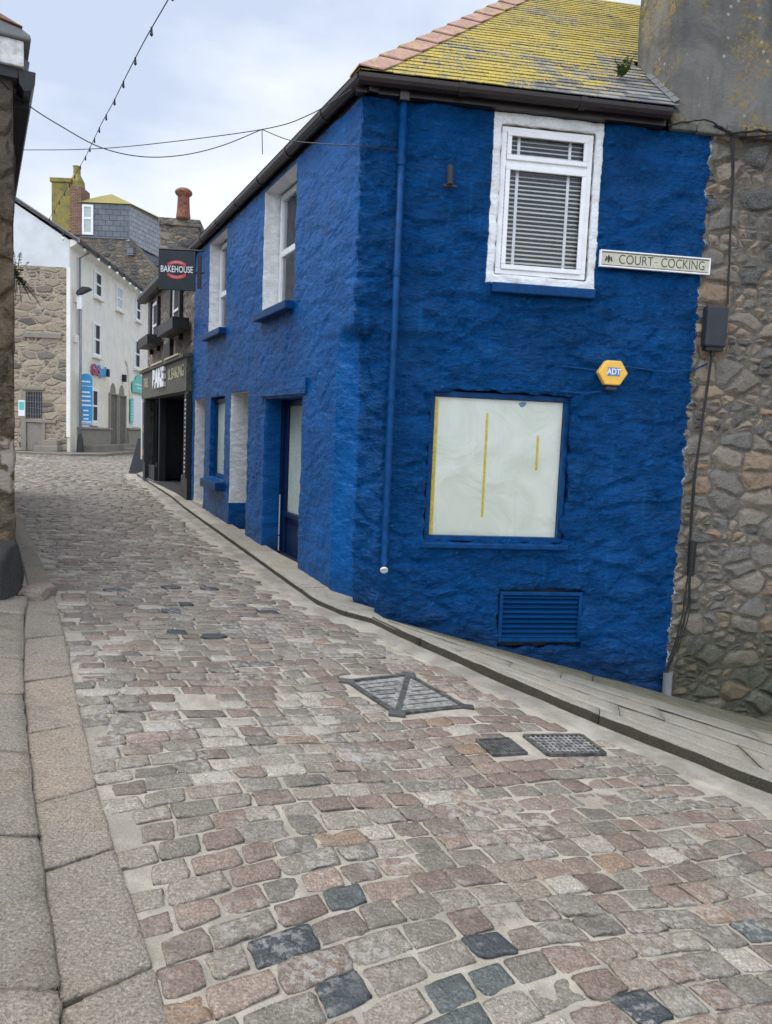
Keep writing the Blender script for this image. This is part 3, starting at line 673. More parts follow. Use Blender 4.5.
# ------------------------------------------------------------------ STONE HOUSE to the right with its rendered chimney
sh = thing('stone_house', 'rough granite rubble house wall under a grey rendered stack, right of the blue one', 'house', FR.w(3.4, 0, -.8))
us = cuts(3.332, 7.4, .028, []); zz = cuts(-2.3, 4.62, .028, [])
mb = MB(); wall_grid(mb, FR, us, zz, [], 0); mb.build('wall', M['rubble'], sh, smooth=True, open_=True)
def chim_block(F, u0, u1, d0, d1, z0, z1, mat, name, parent, step=.09, amp=.02):
    m_ = MB(); A = cuts(u0, u1, step, []); D = cuts(d1, d0, step, []); Z = cuts(z0, z1, step, [])
    def q(u, d, z):
        p = F.w(u, d, z); nz = noise.noise_vector(p*2.1)*amp+noise.noise_vector(p*7)*amp*.35; return m_.vert(p+nz, (u, d, z))
    for fixed, L1, L2, kind in ((d0, A, Z, 'd'), (d1, A, Z, 'd'), (u0, D, Z, 'u'), (u1, D, Z, 'u'), (z1, A, D, 'z')):
        g = [[q(a, fixed, b) if kind == 'd' else q(fixed, a, b) if kind == 'u' else q(a, b, fixed) for b in L2] for a in L1]
        for i in range(len(L1)-1):
            for j in range(len(L2)-1): m_.face((g[i][j], g[i+1][j], g[i+1][j+1], g[i][j+1]))
    return m_.build(name, mat, parent, smooth=True, merge=True)
ch = chim_block(FR, 2.87, 5.3, -.015, -.80, 4.60, 9.4, M['render_grey'], 'chimney', sh)
m_ = MB()
for k in range(6):   # lead soakers up the side of the stack
    b = k*.13; m_.hexa([Ps(FR, 2.82, b+.06, .02), Ps(FR, 2.868, b+.06, .02), Ps(FR, 2.868, b+.2, .02), Ps(FR, 2.82, b+.2, .018), Ps(FR, 2.82, b+.06, .024), Ps(FR, 2.868, b+.06, .05), Ps(FR, 2.868, b+.2, .045), Ps(FR, 2.82, b+.2, .022)], [(0,0,0)]*8)
m_.build('flashing', M['lead'], ch)
m_ = MB()   # ragged mortar ledge under the render
k = 0; u = 2.86
while u < 6:
    w = random.uniform(.12, .3); m_.box(FR, u, u+w-.004, -.02, random.uniform(.03, .075), 4.545+random.uniform(-.015, .015), 4.60+random.uniform(0, .05)); u += w
m_.build('ledge', M['render_grey'], sh, bevel=.018)
m_ = MB(); m_.cur = .4
m_.ext([Ps(FR, 6.02, .3, 0), Ps(FR, 8, .3, 0), Ps(FR, 8, 4.3, 0), Ps(FR, 6.02, 4.3, 0)], (0, 0, -.03)); m_.build('roof', M['slate'], sh)
# cables and junction box
FRo = FR; FR = Frame(FRo.w(-.035, 0, 0)[:2], 81, 90)
jb = thing('junction_box', 'dark grey plastic cable box fixed to the granite wall', 'junction box', FR.w(3.465, .05, 2.56))
m_ = MB(); m_.box(FR, 3.355, 3.575, .03, .13, 2.585, 2.97); m_.build('housing', M['dark_grey'], jb, bevel=.02)
m_ = MB(); m_.box(FR, 3.375, 3.555, .045, .115, 2.55, 2.583); m_.tube([FR.w(3.465, .08, 2.55), FR.w(3.465, .08, 2.50)], .022, 10); m_.build('cable_gland', M['cable'], jb)
cb = thing('cable_run', 'black cables hanging down the rubble wall past the grey box', 'cables', FR.w(3.45, .05, -.6))
def wob(pts, amp=.01, n=6):
    out = []
    for a, b in zip(pts, pts[1:]):
        for k in range(n):
            f = k/n; out.append(tuple(a[i]+(b[i]-a[i])*f+(random.uniform(-amp, amp) if i < 2 else 0) for i in range(3)))
    return [FR.w(*p) for p in out+[pts[-1]]]
m_ = MB(); m_.tube(wob([(3.50, .06, 4.56), (3.53, .05, 4.3), (3.56, .06, 3.7), (3.585, .06, 3.05), (3.54, .07, 2.55)], .004), .0085, 6)
m_.tube(wob([(3.525, .06, 4.5), (3.55, .055, 4.2), (3.575, .06, 3.4), (3.60, .06, 3.0)], .004), .0065, 6)
m_.tube(wob([(3.47, .07, 2.52), (3.44, .06, 2.0), (3.40, .06, 1.35), (3.405, .06, .7), (3.43, .06, .48), (3.44, .06, .1), (3.36, .06, -.3), (3.27, .05, -.62)], .003), .010, 6)
m_.tube(wob([(3.46, .075, 2.52), (3.425, .06, 1.9), (3.385, .06, 1.2), (3.395, .06, .7), (3.41, .06, .4), (3.38, .07, .0), (3.33, .06, -.3), (3.25, .05, -.6)], .003), .008, 6)
m_.tube(wob([(3.44, .06, .3), (3.455, .07, .1), (3.43, .07, -.1), (3.36, .06, -.4)], .003), .006, 6)
m_.build('cable', M['cable'], cb)
m_ = MB(); m_.tube([FR.w(3.425, .075, .72), FR.w(3.425, .075, .38)], .034, 12)
for k in range(9): m_.tube([FR.w(3.425, .075, .40+k*.035), FR.w(3.425, .075, .415+k*.035)], .039, 12)
m_.build('joint_sleeve', M['cable'], cb)
m_ = MB(); m_.tube([FR.w(3.29, .05, -.85), FR.w(3.285, .05, -.60)], .045, 10); m_.build('duct_end', M['grey_pole'], cb)
m_ = MB(); m_.tube(wob([(2.85, .06, 4.555), (3.0, .07, 4.60), (3.2, .07, 4.64), (3.4, .08, 4.58), (3.52, .06, 4.52), (3.9, .08, 4.57), (4.3, .08, 4.56)], .012), .008, 6)
m_.tube(wob([(3.3, .06, 4.60), (3.5, .08, 4.55), (3.75, .08, 4.60), (4.0, .09, 4.585)], .012), .010, 6); m_.build('cable_loop', M['cable'], cb)

FR = FRo
# street name sign
FR = Frame(FRo.w(-.03, 0, .0)[:2], 81, 90)
sg = thing('street_name_sign', 'long cream enamel street name plate reading COURT COCKING', 'street sign', FR.w(2.83, .04, 3.26))
m_ = MB(); m_.box(FR, 2.285, 3.375, .03, .055, 3.262, 3.402); m_.build('plate', M['sign_cream'], sg, bevel=.003)
m_ = MB(); t = .012
m_.box(FR, 2.28, 3.38, .03, .064, 3.256, 3.256+t); m_.box(FR, 2.28, 3.38, .03, .064, 3.408-t, 3.408); m_.box(FR, 2.28, 2.28+t, .03, .064, 3.2685, 3.3955); m_.box(FR, 3.38-t, 3.38, .03, .064, 3.2685, 3.3955)
m_.build('sign_frame', M['white'], sg, bevel=.002)
m_ = MB(); t = .005
for z in (3.2735, 3.3855): m_.box(FR, 2.297, 3.363, .0555, .0565, z, z+t)
m_.text(FR, 'COURT', 2.635, .0555, 3.331, .120, .0015, .84, bold=-.001)
m_.text(FR, 'COCKING', 3.105, .0555, 3.331, .120, .0015, .80, bold=-.001)
m_.box(FR, 2.815, 2.85, .0555, .0568, 3.329, 3.333)
m_.build('lettering', M['ink'], sg)
m_ = MB()      # small crest
cu, cz = 2.365, 3.332
for du, dz, r in ((0, 0, .017), (0, .02, .011), (-.026, -.008, .011), (.026, -.008, .011), (-.022, .012, .008), (.022, .012, .008), (0, -.024, .010), (-.034, -.02, .006), (.034, -.02, .006)):
    m_.prism(FR, [(cu+du+r*math.cos(a*math.pi/4)*.9, cz+dz+r*math.sin(a*math.pi/4)*1.2) for a in range(8)], .0555, .0568)
m_.build('crest', M['ink'], sg)
# alarm box
FR = Frame(FRo.w(-.025, 0, .0)[:2], 81, 90)
al = thing('alarm_box', 'yellow hexagonal burglar alarm box marked ADT on the blue wall', 'alarm', FR.w(2.46, .05, 2.17))
def hexp(r, k=1.0): return [(2.463+r*math.cos(a*math.pi/3), 2.292+r*math.sin(a*math.pi/3)*.88) for a in range(6)]
m_ = MB(); m_.prism(FR, hexp(.148), .03, .10); m_.build('cover', M['yellow_plastic'], al, bevel=.012)
m_ = MB(); m_.box(FR, 2.41, 2.516, .035, .085, 2.13, 2.165); m_.build('lamp_lens', M['dark_grey'], al, bevel=.008)
m_ = MB(); m_.box(FR, 2.405, 2.525, .1005, .1025, 2.262, 2.34); m_.build('badge', M['logo_blue'], al)
m_ = MB(); m_.text(FR, 'ADT', 2.465, .103, 2.30, .075, .0012, .86, bold=.0015); m_.build('lettering', M['white_print'], al)

FR = FRo
# ------------------------------------------------------------------ BAKEHOUSE shop, next along the street
bk = thing('corner_shop', 'old brown stone shop with black front and flower boxes beside the blue house', 'shop', ST.w(7.2, 0, .3))
m_ = MB(); m_.box(ST, 7.16, 12.6, -4.5, -.02, 2.86, 4.62); m_.box(ST, 12.35, 12.6, -4.5, -.02, .1, 2.86); m_.build('wall', M['blocks'], bk)
m_ = MB(); m_.prof(ST, [(.12, 4.60), (-2.3, 6.2), (-4.7, 4.6), (-4.7, 4.5), (-2.3, 6.1), (.12, 4.5)], 7.17, 12.75); m_.build('roof', M['slate'], bk)
m_ = MB(); m_.prof(ST, [(.0, 4.50), (.0, 4.62), (.2, 4.64), (.22, 4.55), (.14, 4.49)], 7.17, 12.8); m_.build('gutter', M['black_metal'], bk)
m_ = MB(); m_.box(ST, 7.2, 12.62, -.02, .10, 2.27, 2.86); m_.prof(ST, [(.0, 2.86), (.17, 2.84), (.17, 2.89), (.0, 2.93)], 7.18, 12.66); fs = m_.build('fascia_board', M['fascia_olive'], bk)
m_ = MB(); m_.text(ST, 'BAKE', 9.95, .105, 2.60, .52, .05, 1.15, mirror=True, bold=.02); m_.build('raised_lettering', M['white_letter'], fs)
m_ = MB(); m_.text(ST, '& BAKING', 8.15, .104, 2.62, .30, .01, 1.15, mirror=True); m_.text(ST, 'THE', 11.9, .104, 2.6, .3, .01, 1.2, mirror=True); m_.build('lettering', M['gold'], fs)
m_ = MB()
for u in (8.2, 9.9, 11.6): m_.box(ST, u-.7, u+.7, .15, .20, 2.895, 2.925)
m_.build('trough_light', M['gold'], fs)
# shopfront
m_ = MB(); m_.box(ST, 7.2, 7.45, -.05, .06, .2, 2.27); m_.box(ST, 12.3, 12.62, -.05, .06, .3, 2.27); m_.box(ST, 8.35, 8.5, -.35, -.2, .3, 2.27); m_.box(ST, 11.25, 11.4, -.25, -.1, .3, 2.27)
m_.box(ST, 7.45, 8.35, -.15, -.05, .3, .75); m_.box(ST, 11.4, 12.3, -.12, -.02, .35, .75); m_.box(ST, 8.5, 11.25, -1.2, -1.15, .3, 2.27)
m_.box(ST, 7.45, 12.3, -2.6, -2.5, .3, 2.27); m_.box(ST, 7.2, 12.4, -2.6, -.06, 2.262, 2.3); m_.box(ST, 12.25, 12.3, -2.5, -.13, .3, 2.26); m_.build('shopfront', M['black_metal'], bk, bevel=.008)  # black panels inside put the interior's darkness into the colour
m_ = MB(); m_.box(ST, 7.45, 8.35, -.11, -.10, .75, 2.25); m_.box(ST, 11.4, 12.3, -.08, -.07, .75, 2.25); m_.build('shop_window', M['glass'], bk)
m_ = MB(); m_.box(ST, 7.46, 8.34, -1.0, -.16, .70, .75); m_.box(ST, 7.46, 8.34, -1.05, -1.0, .7, 2.2); ds = m_.build('display_shelf', M['black_metal'], bk)
m_ = MB()
for u in (7.6, 7.75, 7.95, 8.15): m_.prism(ST, [(u, .755), (u+.12, .755), (u+.13, .83), (u+.06, .88), (u-.01, .83)], -.5, -.2)
m_.build('loaf', M['bread'], ds)
m_ = MB(); m_.box(ST, 7.6, 7.85, -.125, -.12, 1.3, 1.6); m_.box(ST, 11.5, 11.8, -.095, -.09, 1.2, 1.5); m_.box(ST, 11.55, 11.9, -.095, -.09, 1.7, 1.95); m_.build('poster', M['pink_item'], bk)
m_ = MB(); m_.box(ST, 8.6, 9.45, -.34, -.29, .35, 2.2); sd_ = m_.build('door', M['black_metal'], bk, bevel=.01)
m_ = MB(); m_.box(ST, 8.72, 9.33, -.285, -.282, .95, 2.1); m_.build('pane', M['glass'], sd_)
m_ = MB(); m_.tube([ST.w(8.68, -.26, 1.0), ST.w(8.68, -.26, 1.5)], .016, 8); m_.build('handle', M['grey_pole'], sd_)
m_ = MB(); m_.box(ST, 7.23, 7.40, .062, .085, .75, 2.22); mp = m_.build('menu_board', M['board_dark'], bk)
m_ = MB()
for k in range(17): m_.box(ST, 7.26, 7.26+random.uniform(.07, .11), .0855, .088, .85+k*.078, .85+k*.078+.026)
m_.build('menu_writing', M['white_print'], mp)
m_ = MB(); m_.box(ST, 12.34, 12.58, .062, .08, .8, 2.2); mp = m_.build('menu_board', M['board_dark'], bk)
m_ = MB(); m_.box(ST, 12.38, 12.54, .0805, .083, 1.5, 1.66); m_.box(ST, 12.38, 12.54, .0805, .083, .95, 1.1); m_.build('menu_picture', M['bread'], mp)
m_ = MB(); m_.box(ST, 12.58, 12.66, .0, .10, .85, 2.26); m_.build('corner_post', M['white'], bk)
m_ = MB(); m_.box(ST, 7.45, 12.3, -2.4, .05, .25, .42); m_.build('doorstep', M['slab_dark'], bk)
for u0, u1, z0, z1 in ((8.35, 9.15, 3.35, 4.35), (10.9, 11.7, 3.35, 4.35)):
    w_ = win_frame(ST, bk, u0, u1, z0, z1, -.015, .015, M['white'], [((z0+z1)/2, .05)], .07)
    m_ = MB(); m_.box(ST, u0+.05, u1-.05, -.012, -.005, z0+.05, z1-.05); m_.build('pane', M['room'], w_)
    m_ = MB(); m_.box(ST, u1+.002, u1+.16, -.01, .06, z0-.1, z1+.05); m_.box(ST, u0-.12, u0-.002, -.01, .05, z0-.1, z1+.05); m_.build('window_surround', M['black_metal'], w_)
m_ = MB(); m_.box(ST, 9.2, 9.9, -.01, .05, 2.98, 3.3); m_.build('recess_shade', M['room'], bk)  # dark slab on the wall stands in for a recess in shade
for k, (u0, u1, z, lb) in enumerate(((7.42, 9.05, 3.34, 'black wooden window box hanging nearest the blue house'), (10.35, 11.75, 3.34, 'black wooden window box at the far end of the shop front'))):
    o = thing('window_box', lb, 'planter', ST.w((u0+u1)/2, .15, z), 'window boxes over the shop')
    m_ = MB(); m_.box(ST, u0, u1, .02, .045, z, z+.2); m_.box(ST, u0, u1, .285, .31, z, z+.2); m_.box(ST, u0, u0+.025, .0455, .2845, z, z+.2); m_.box(ST, u1-.025, u1, .0455, .2845, z, z+.2); m_.box(ST, u0+.0255, u1-.0255, .0455, .2845, z+.001, z+.02); m_.build('box', M['black_metal'], o, bevel=.005)
    m_ = MB(); m_.box(ST, u0+.03, u1-.03, .05, .28, z+.021, z+.15); m_.build('soil', M['stem'], o)
# chimney of the shop
chf = Frame((-5.47, 18.3), 83, 90)
c_ = chim_block(chf, .0, .84, 0, -.9, 4.6, 6.38, M['rubble_gable'], 'chimney', bk, .15, .02)
m_ = MB(); m_.box(chf, -.05, .9, -.95, .05, 6.27, 6.44); m_.build('coping', M['rubble_gable'], c_, bevel=.03)
def lathe(m_, c, prof, n=18):
    rings = [[m_.vert((c[0]+r*math.cos(a*2*math.pi/n), c[1]+r*math.sin(a*2*math.pi/n), z)) for a in range(n)] for r, z in prof]
    for a, b in zip(rings, rings[1:]):
        for k in range(n): m_.face((a[k], a[(k+1) % n], b[(k+1) % n], b[k]))
    m_.face(rings[0][::-1]); m_.face(rings[-1])
m_ = MB(); lathe(m_, (-4.98, 18.4), [(.17, 6.42), (.165, 6.48), (.15, 6.6), (.135, 6.86), (.135, 6.95), (.19, 7.0), (.2, 7.03), (.19, 7.07), (.13, 7.12), (.1, 7.11), (.09, 6.95)]); m_.build('chimney_pot', M['terracotta'], c_, smooth=True)
# hanging sign
hs = thing('hanging_sign', 'square black hanging sign lettered BAKEHOUSE between red bands', 'sign', (-3.5, 12.6, 3.8))
HS = Frame((-3.79, 12.6), 89, 90)
m_ = MB(); m_.box(HS, 0, .585, -.02, .02, 3.81, 4.42); m_.build('board', M['board_dark'], hs, bevel=.004)
m_ = MB(); m_.text(HS, 'BAKEHOUSE', .2925, .0205, 4.13, .140, .004, .66, bold=.001); m_.build('lettering', M['white_print'], hs)
def arcband(sgn, zc):
    up = []; dn = []
    for k in range(13):
        x = -.145+.29*k/12; c = sgn*(.045-2.1*x*x); up.append((.2925+x, zc+c+.026)); dn.append((.2925+x, zc+c-.026))
    m_ = MB(); m_.prism(HS, up+dn[::-1], .0205, .0225); return m_
arcband(1, 4.20).build('band', M['red_print'], hs); arcband(-1, 4.055).build('band', M['red_print'], hs)
m_ = MB(); m_.text(HS, 'CORNISH', .2925, .0228, 4.245, .046, .001, .95, arc=-2.1); m_.text(HS, 'SINCE 1971', .2925, .0228, 4.01, .04, .001, .95, arc=2.1); m_.build('band_lettering', M['sign_cream'], hs)
m_ = MB(); m_.tube([HS.w(.0, 0, 4.44), HS.w(.72, 0, 4.44)], .016, 8); m_.tube([HS.w(.58, 0, 4.1), HS.w(.72, 0, 4.1)], .016, 8); m_.box(HS, .62, .68, -.015, .015, 3.85, 4.36); m_.build('bracket', M['black_metal'], hs)
# A-board
ab = thing('pavement_board', 'black folding advertising board leaning at the far shop corner', 'sign board', (-6.8, 21.0, .35))
AB = Frame((-7.0, 21.0), 84, 90)
m_ = MB(); m_.hexa([AB.w(*p) for p in ((0,.3,.36),(.5,.3,.36),(.5,.26,.36),(0,.26,.36),(.18,.02,1.3),(.46,.02,1.3),(.46,-.02,1.3),(.18,-.02,1.3))], [(0,0,0)]*8); m_.build('front_panel', M['black_metal'], ab)
m_ = MB(); m_.hexa([AB.w(*p) for p in ((0,-.26,.36),(.5,-.26,.36),(.5,-.3,.36),(0,-.3,.36),(.18,-.0,1.28),(.46,-.0,1.28),(.46,-.04,1.28),(.18,-.04,1.28))], [(0,0,0)]*8); m_.build('back_panel', M['black_metal'], ab)

# ------------------------------------------------------------------ WHITE HOUSE at the bend
wh = thing('white_house', 'tall white and cream three storey terrace with pale stone gable at the far bend', 'house', WH.w(0, 0, .4))
m_ = MB(); m_.box(WH, 0, 13.0, -6.0, 0, 3.75, 8.78); m_.build('wall', M['white_wall'], wh)
m_ = MB(); m_.box(WH, 0, 13.0, -6.0, .004, .3, 3.75); m_.build('lower_wall', M['cream_wall'], wh)
m_ = MB(); m_.prism(WG, [(.16, 7.7), (6, 7.7), (6, 8.78), (3, 10.62), (0.02, 8.78), (0.02, 7.7)], -.02, .03); m_.build('upper_gable', M['slate_hung_white'], wh)
m_ = MB(); m_.box(WG, .121, 6, -.02, .05, .2, 7.72); m_.build('stone_gable', M['rubble_far'], wh)
m_ = MB(); m_.box(WG, -.03, .12, -.02, .055, 1.1, 7.72); m_.build('corner_strip', M['white_wall'], wh)
m_ = MB(); m_.box(WG, .30, 1.75, .05, .12, 4.95, 5.15); m_.box(WG, .95, 1.85, .05, .14, 2.9, 3.02); m_.box(WG, .5, 1.9, .05, .14, 1.62, 1.74); m_.box(WG, .92, 1.05, .05, .12, .5, 1.62); m_.box(WG, 1.65, 1.85, .05, .15, .3, 2.8); m_.build('stone_band', M['granite_far'], wh, bevel=.02)
m_ = MB(); m_.box(WG, 1.06, 1.66, .045, .06, 1.8, 2.84); gw = m_.build('barred_window', M['room'], wh)
m_ = MB()
for k in range(6): m_.box(WG, 1.09+k*.1, 1.105+k*.1, .07, .085, 1.8, 2.84)
for k in range(4): m_.box(WG, 1.06, 1.66, .086, .095, 1.95+k*.24, 1.965+k*.24)
m_.build('bars', M['grey_pole'], gw)
m_ = MB(); m_.box(WG, 1.06, 1.64, .045, .07, .5, 1.6); m_.build('low_hatch', M['granite_far'], wh)
m_ = MB(); m_.box(WG, 1.68, 1.93, .14, .17, 1.86, 2.48); nb = m_.build('notice_board', M['white'], wh)
m_ = MB(); m_.box(WG, 1.71, 1.90, .171, .174, 2.1, 2.42); m_.build('notice', M['teal_sign'], nb)
# roof: street slope, verge, gutter
m_ = MB(); m_.prof(WH, [(.35, 8.80), (-3.0, 10.82), (-6.4, 8.8), (-6.4, 8.7), (-3.0, 10.7), (.35, 8.70)], -.12, 13.2); m_.build('roof', M['roof_far'], wh)
m_ = MB(); m_.prof(WH, [(.0, 8.5), (.26, 8.66), (.30, 8.8), (.0, 8.8)], -.05, 13.1); m_.build('cornice', M['white_wall'], wh)
m_ = MB(); m_.prof(WH, [(.31, 8.77), (.33, 8.68), (.42, 8.68), (.45, 8.78), (.44, 8.83)], -.1, 13.2); m_.build('gutter', M['black_metal'], wh)
m_ = MB(); m_.prism(WG, [(-.4, 8.68), (3.0, 10.73), (3.0, 10.87), (-.42, 8.82)], .03, .12); m_.build('verge', M['grey_pole'], wh)
wins = [(2.95, 4.0, 7.15, 7.66), (6.4, 7.4, 7.1, 7.62), (9.95, 10.9, 7.1, 7.62), (2.85, 3.85, 4.62, 6.1), (9.75, 10.95, 4.62, 6.2), (2.55, 3.6, 1.72, 3.2)]
wins = [(2.95, 4.05, 5.35+1.75, 7.62), (6.35, 7.45, 7.05, 7.6), (9.9, 10.95, 7.05, 7.6), (2.85, 3.9, 4.65, 6.08), (9.75, 10.95, 4.7, 6.2), (2.55, 3.6, 1.72, 3.2)]
m_ = None
for k, (u0, u1, z0, z1) in enumerate(wins):
    if k < 3: z0, z1 = 7.2, 8.3
    w_ = win_frame(WH, wh, u0, u1, z0, z1, .005, .05, M['white'], [((z0+z1)/2, .08)], .1)
    m_ = MB(); m_.box(WH, u0+.08, u1-.08, .008, .02, z0+.08, z1-.08); m_.build('pane', M['room'] if k != 1 else M['curtain'], w_)
    m_ = MB(); m_.box(WH, u0+.1, u0+.42, .021, .026, z0+.1, z1-.1); m_.build('curtain', M['curtain'], w_)
    m_ = MB(); m_.box(WH, u0-.08, u1+.08, .0, .16, z0-.13, z0-.03); m_.build('window_sill', M['white_wall'], w_, bevel=.01)
for u in (5.95, 7.45):
    m_ = MB(); m_.box(WH, u-.52, u+.52, .006, .03, .7, 3.08); d_ = m_.build('door', M['door_grey'], wh)
    m_ = MB(); pts = [(u-.45, 3.1)]+[(u-.45*math.cos(a*math.pi/8), 3.12+.52*math.sin(a*math.pi/8)) for a in range(9)]+[(u+.45, 3.1)]; m_.prism(WH, pts, .006, .03); m_.build('fanlight', M['granite_far'], d_)
    m_ = MB(); m_.box(WH, u-.68, u-.53, .005, .09, .7, 3.08); m_.box(WH, u+.53, u+.68, .005, .09, .7, 3.08); m_.box(WH, u-.68, u+.68, .005, .1, 3.08, 3.16); m_.build('door_frame', M['granite_far'], d_, bevel=.01)
m_ = MB(); m_.box(WH, 9.5, 11.3, .005, .04, 1.6, 3.25); m_.build('shuttered_window', M['white'], wh)
m_ = MB(); m_.box(WH, .9, 5.1, .0, .18, .4, 1.42); m_.box(WH, 8.3, 13, .0, .18, .4, 1.45); pl = m_.build('plinth', M['granite_far'], wh, bevel=.02)
m_ = MB(); m_.box(WH, .85, 5.15, .0, .25, 1.42, 1.52); m_.box(WH, 8.25, 13, .0, .25, 1.45, 1.56); m_.build('plinth_coping', M['granite_far'], pl, bevel=.03)
m_ = MB()
u = 1.0
while u < 9:
    m_.cur = random.random(); m_.box(WH, u, u+.7, .19, .7, .3, .78); u += .73
m_.cur = .8; m_.box(WH, 5.2, 11, .7, 1.2, .3, .6); m_.build('entrance_step', M['granite_far'], wh, bevel=.02)
m_ = MB()
for a, b, z in ((.35, .95, .95), (.3, 1.2, .72), (.2, 1.95, .5)): m_.box(WG, a, b, .06, .9-z*.5, .2, z)
m_.build('side_step', M['granite_far'], wh, bevel=.02)
m_ = MB()   # curved edge of an old party line
pts = []
for k in range(9): f = k/8; pts.append((8.15+.9*f**.5*1.0, 4.9-1.9*f))
m_.prism(WH, [(u-.12, z) for u, z in pts]+[(u+.1, z) for u, z in pts[::-1]], .0045, .06); m_.build('moulding', M['cream_wall'], wh)
m_ = MB(); m_.tube([WH.w(1.3, .3, 8.6), WH.w(.85, .1, 8.3), WH.w(.85, .1, 5)], .05, 8); m_.build('downpipe', M['grey_pole'], wh)
m_ = MB(); m_.box(WH, .45, .65, .01, .14, 4.9, 5.2); m_.box(WH, .45, .75, .01, .2, 6.5, 6.7); m_.build('meter_box', M['white_wall'], wh)
for u, z in ((4.6, 3.85), (7.5, 3.82)):
    m_ = MB(); m_.box(WH, u, u+.22, .01, .2, z, z+.35); m_.build('wall_lantern', M['black_metal'], wh, bevel=.02)
# signs on the white house
s1 = thing('vertical_sign', 'tall narrow bright blue rounded sign with white lines beside the lamp post', 'sign', WH.w(1.8, .3, 1.6))
BS = Frame(WH.w(.78, .12, 0)[:2], 60, 90)
pts = [(0, 1.6), (.5, 1.6), (.5, 3.45)]+[(.25+.25*math.cos(a*math.pi/8), 3.45+.26*math.sin(a*math.pi/8)) for a in range(1, 8)]+[(0, 3.45)]
m_ = MB(); m_.prism(BS, pts, 0, .04); m_.build('board', M['cyan_sign'], s1)
m_ = MB()
for z, w in ((3.38, .34), (3.2, .5), (2.95, .3), (2.78, .36), (2.6, .34), (2.42, .42), (2.2, .2), (2.02, .22), (1.86, .18), (1.74, .42), (1.66, .5)): m_.box(BS, .25-w/2, .25+w/2, .041, .045, z-.03 if w < .5 else z-.01, z+.03 if w < .5 else z+.01)
m_.build('writing', M['white_print'], s1)
s2 = thing('shop_name_letters', 'small magenta and blue raised shop lettering above the ground floor window', 'sign', WH.w(3.6, .1, 3.8))
m_ = MB(); m_.text(WH, 'Go', 3.05, .06, 4.0, .62, .05, 1.3, bold=.03); m_.build('letter', M['magenta'], s2)
m_ = MB(); m_.text(WH, 'Spud', 4.0, .06, 4.03, .56, .05, 1.0, bold=.03); m_.build('letter', M['cyan_sign'], s2)
s3 = thing('shop_sign', 'teal green shaped shop sign with a raised middle on the cream wall', 'sign', WH.w(10.5, .1, 3.4))
m_ = MB(); m_.prism(WH, [(9.2, 3.42), (12, 3.42), (12, 3.95), (11.5, 4.02), (11.1, 4.3), (10.6, 4.4), (10.1, 4.3), (9.7, 4.02), (9.2, 3.95)], .06, .12); m_.build('board', M['teal_sign'], s3)
m_ = MB()
for k, (a, b) in enumerate(((9.6, 11.6), (10.0, 11.2))): m_.box(WH, a, b, .121, .125, 3.82-k*.18, 3.88-k*.18)
m_.build('writing', M['white_print'], s3)
s4 = thing('banner_sign', 'narrow teal vertical banner board left of the shuttered shop window', 'sign', WH.w(9.1, .1, 1.8))
m_ = MB(); m_.box(WH, 8.88, 9.42, .06, .10, 1.82, 3.08); m_.build('board', M['teal_sign'], s4)
m_ = MB(); [m_.box(WH, 9.05, 9.25, .101, .104, 1.95+k*.15, 2.02+k*.15) for k in range(7)]; m_.build('writing', M['white_print'], s4)
# street lamp
lp = thing('street_lamp', 'grey steel street lamp with flat dark head before the white gable corner', 'street lamp', WH.w(.35, .3, .4))
lx = WH.w(.35, .3, 0)
m_ = MB(); m_.tube([lx+Vector((0, 0, .35)), lx+Vector((0, 0, 7.0))], [.06, .045], 10); m_.build('pole', M['grey_pole'], lp, smooth=True)
m_ = MB(); m_.tube([lx+Vector((0, 0, .3)), lx+Vector((0, 0, .5)), lx+Vector((0, 0, 1.0)), lx+Vector((0, 0, 1.25))], [.13, .15, .12, .06], 12); m_.build('base', M['room'], lp, smooth=True)
LH = Frame((lx.x, lx.y), 88, 90)
m_ = MB(); m_.prism(LH, [(-.1, 6.72), (.35, 6.95), (.42, 7.0), (.38, 7.06), (.1, 7.08), (-.1, 6.92), (-.16, 6.8)], -.14, .14); m_.build('lamp_head', M['dark_grey'], lp, bevel=.02)
m_ = MB(); m_.box(LH, -.14, .06, -.06, .06, 6.2, 6.75); m_.build('control_box', M['white'], lp, bevel=.01)

# ------------------------------------------------------------------ HOUSE BEHIND with slate-hung loft
bh = thing('loft_house', 'tall rubble house behind the roofs with slate hung loft and mossy chimney', 'house', (-16.5, 46, 1))
BF = Frame((-18.6, 45.0), 90, 90)
m_ = MB(); m_.prism(BF, [(-1, 1), (5.2, 1), (5.2, 9.4), (4.95, 10.4), (3.4, 12.35), (2.1, 12.95), (-1, 12.9)], -6, 0); m_.build('wall', M['rubble_gable'], bh)
m_ = MB(); m_.box(BF, .62, 3.4, -4, .06, 12.2, 14.15); m_.build('loft_wall', M['slate_hung'], bh)
LF = Frame(BF.w(3.4, .06, 0)[:2], 14, 90)
m_ = MB(); m_.prism(LF, [(0, 12.1), (7, 11.7), (7, 14.3), (0, 14.15)], -2.4, -.0); m_.build('loft_side', M['slate_hung_pale'], bh)
m_ = MB(); m_.box(LF, 3.4, 5.4, .005, .06, 12.2, 13.9); wl = m_.build('window', M['white'], bh)
m_ = MB(); m_.box(LF, 3.65, 5.15, .061, .07, 12.4, 12.95); m_.box(LF, 3.65, 5.15, .061, .07, 13.05, 13.75); m_.build('pane', M['curtain'], wl)
m_ = MB(); m_.box(LF, -.1, 7.2, -.1, .3, 11.3, 11.75); m_.build('side_flashing', M['slate_hung'], bh)
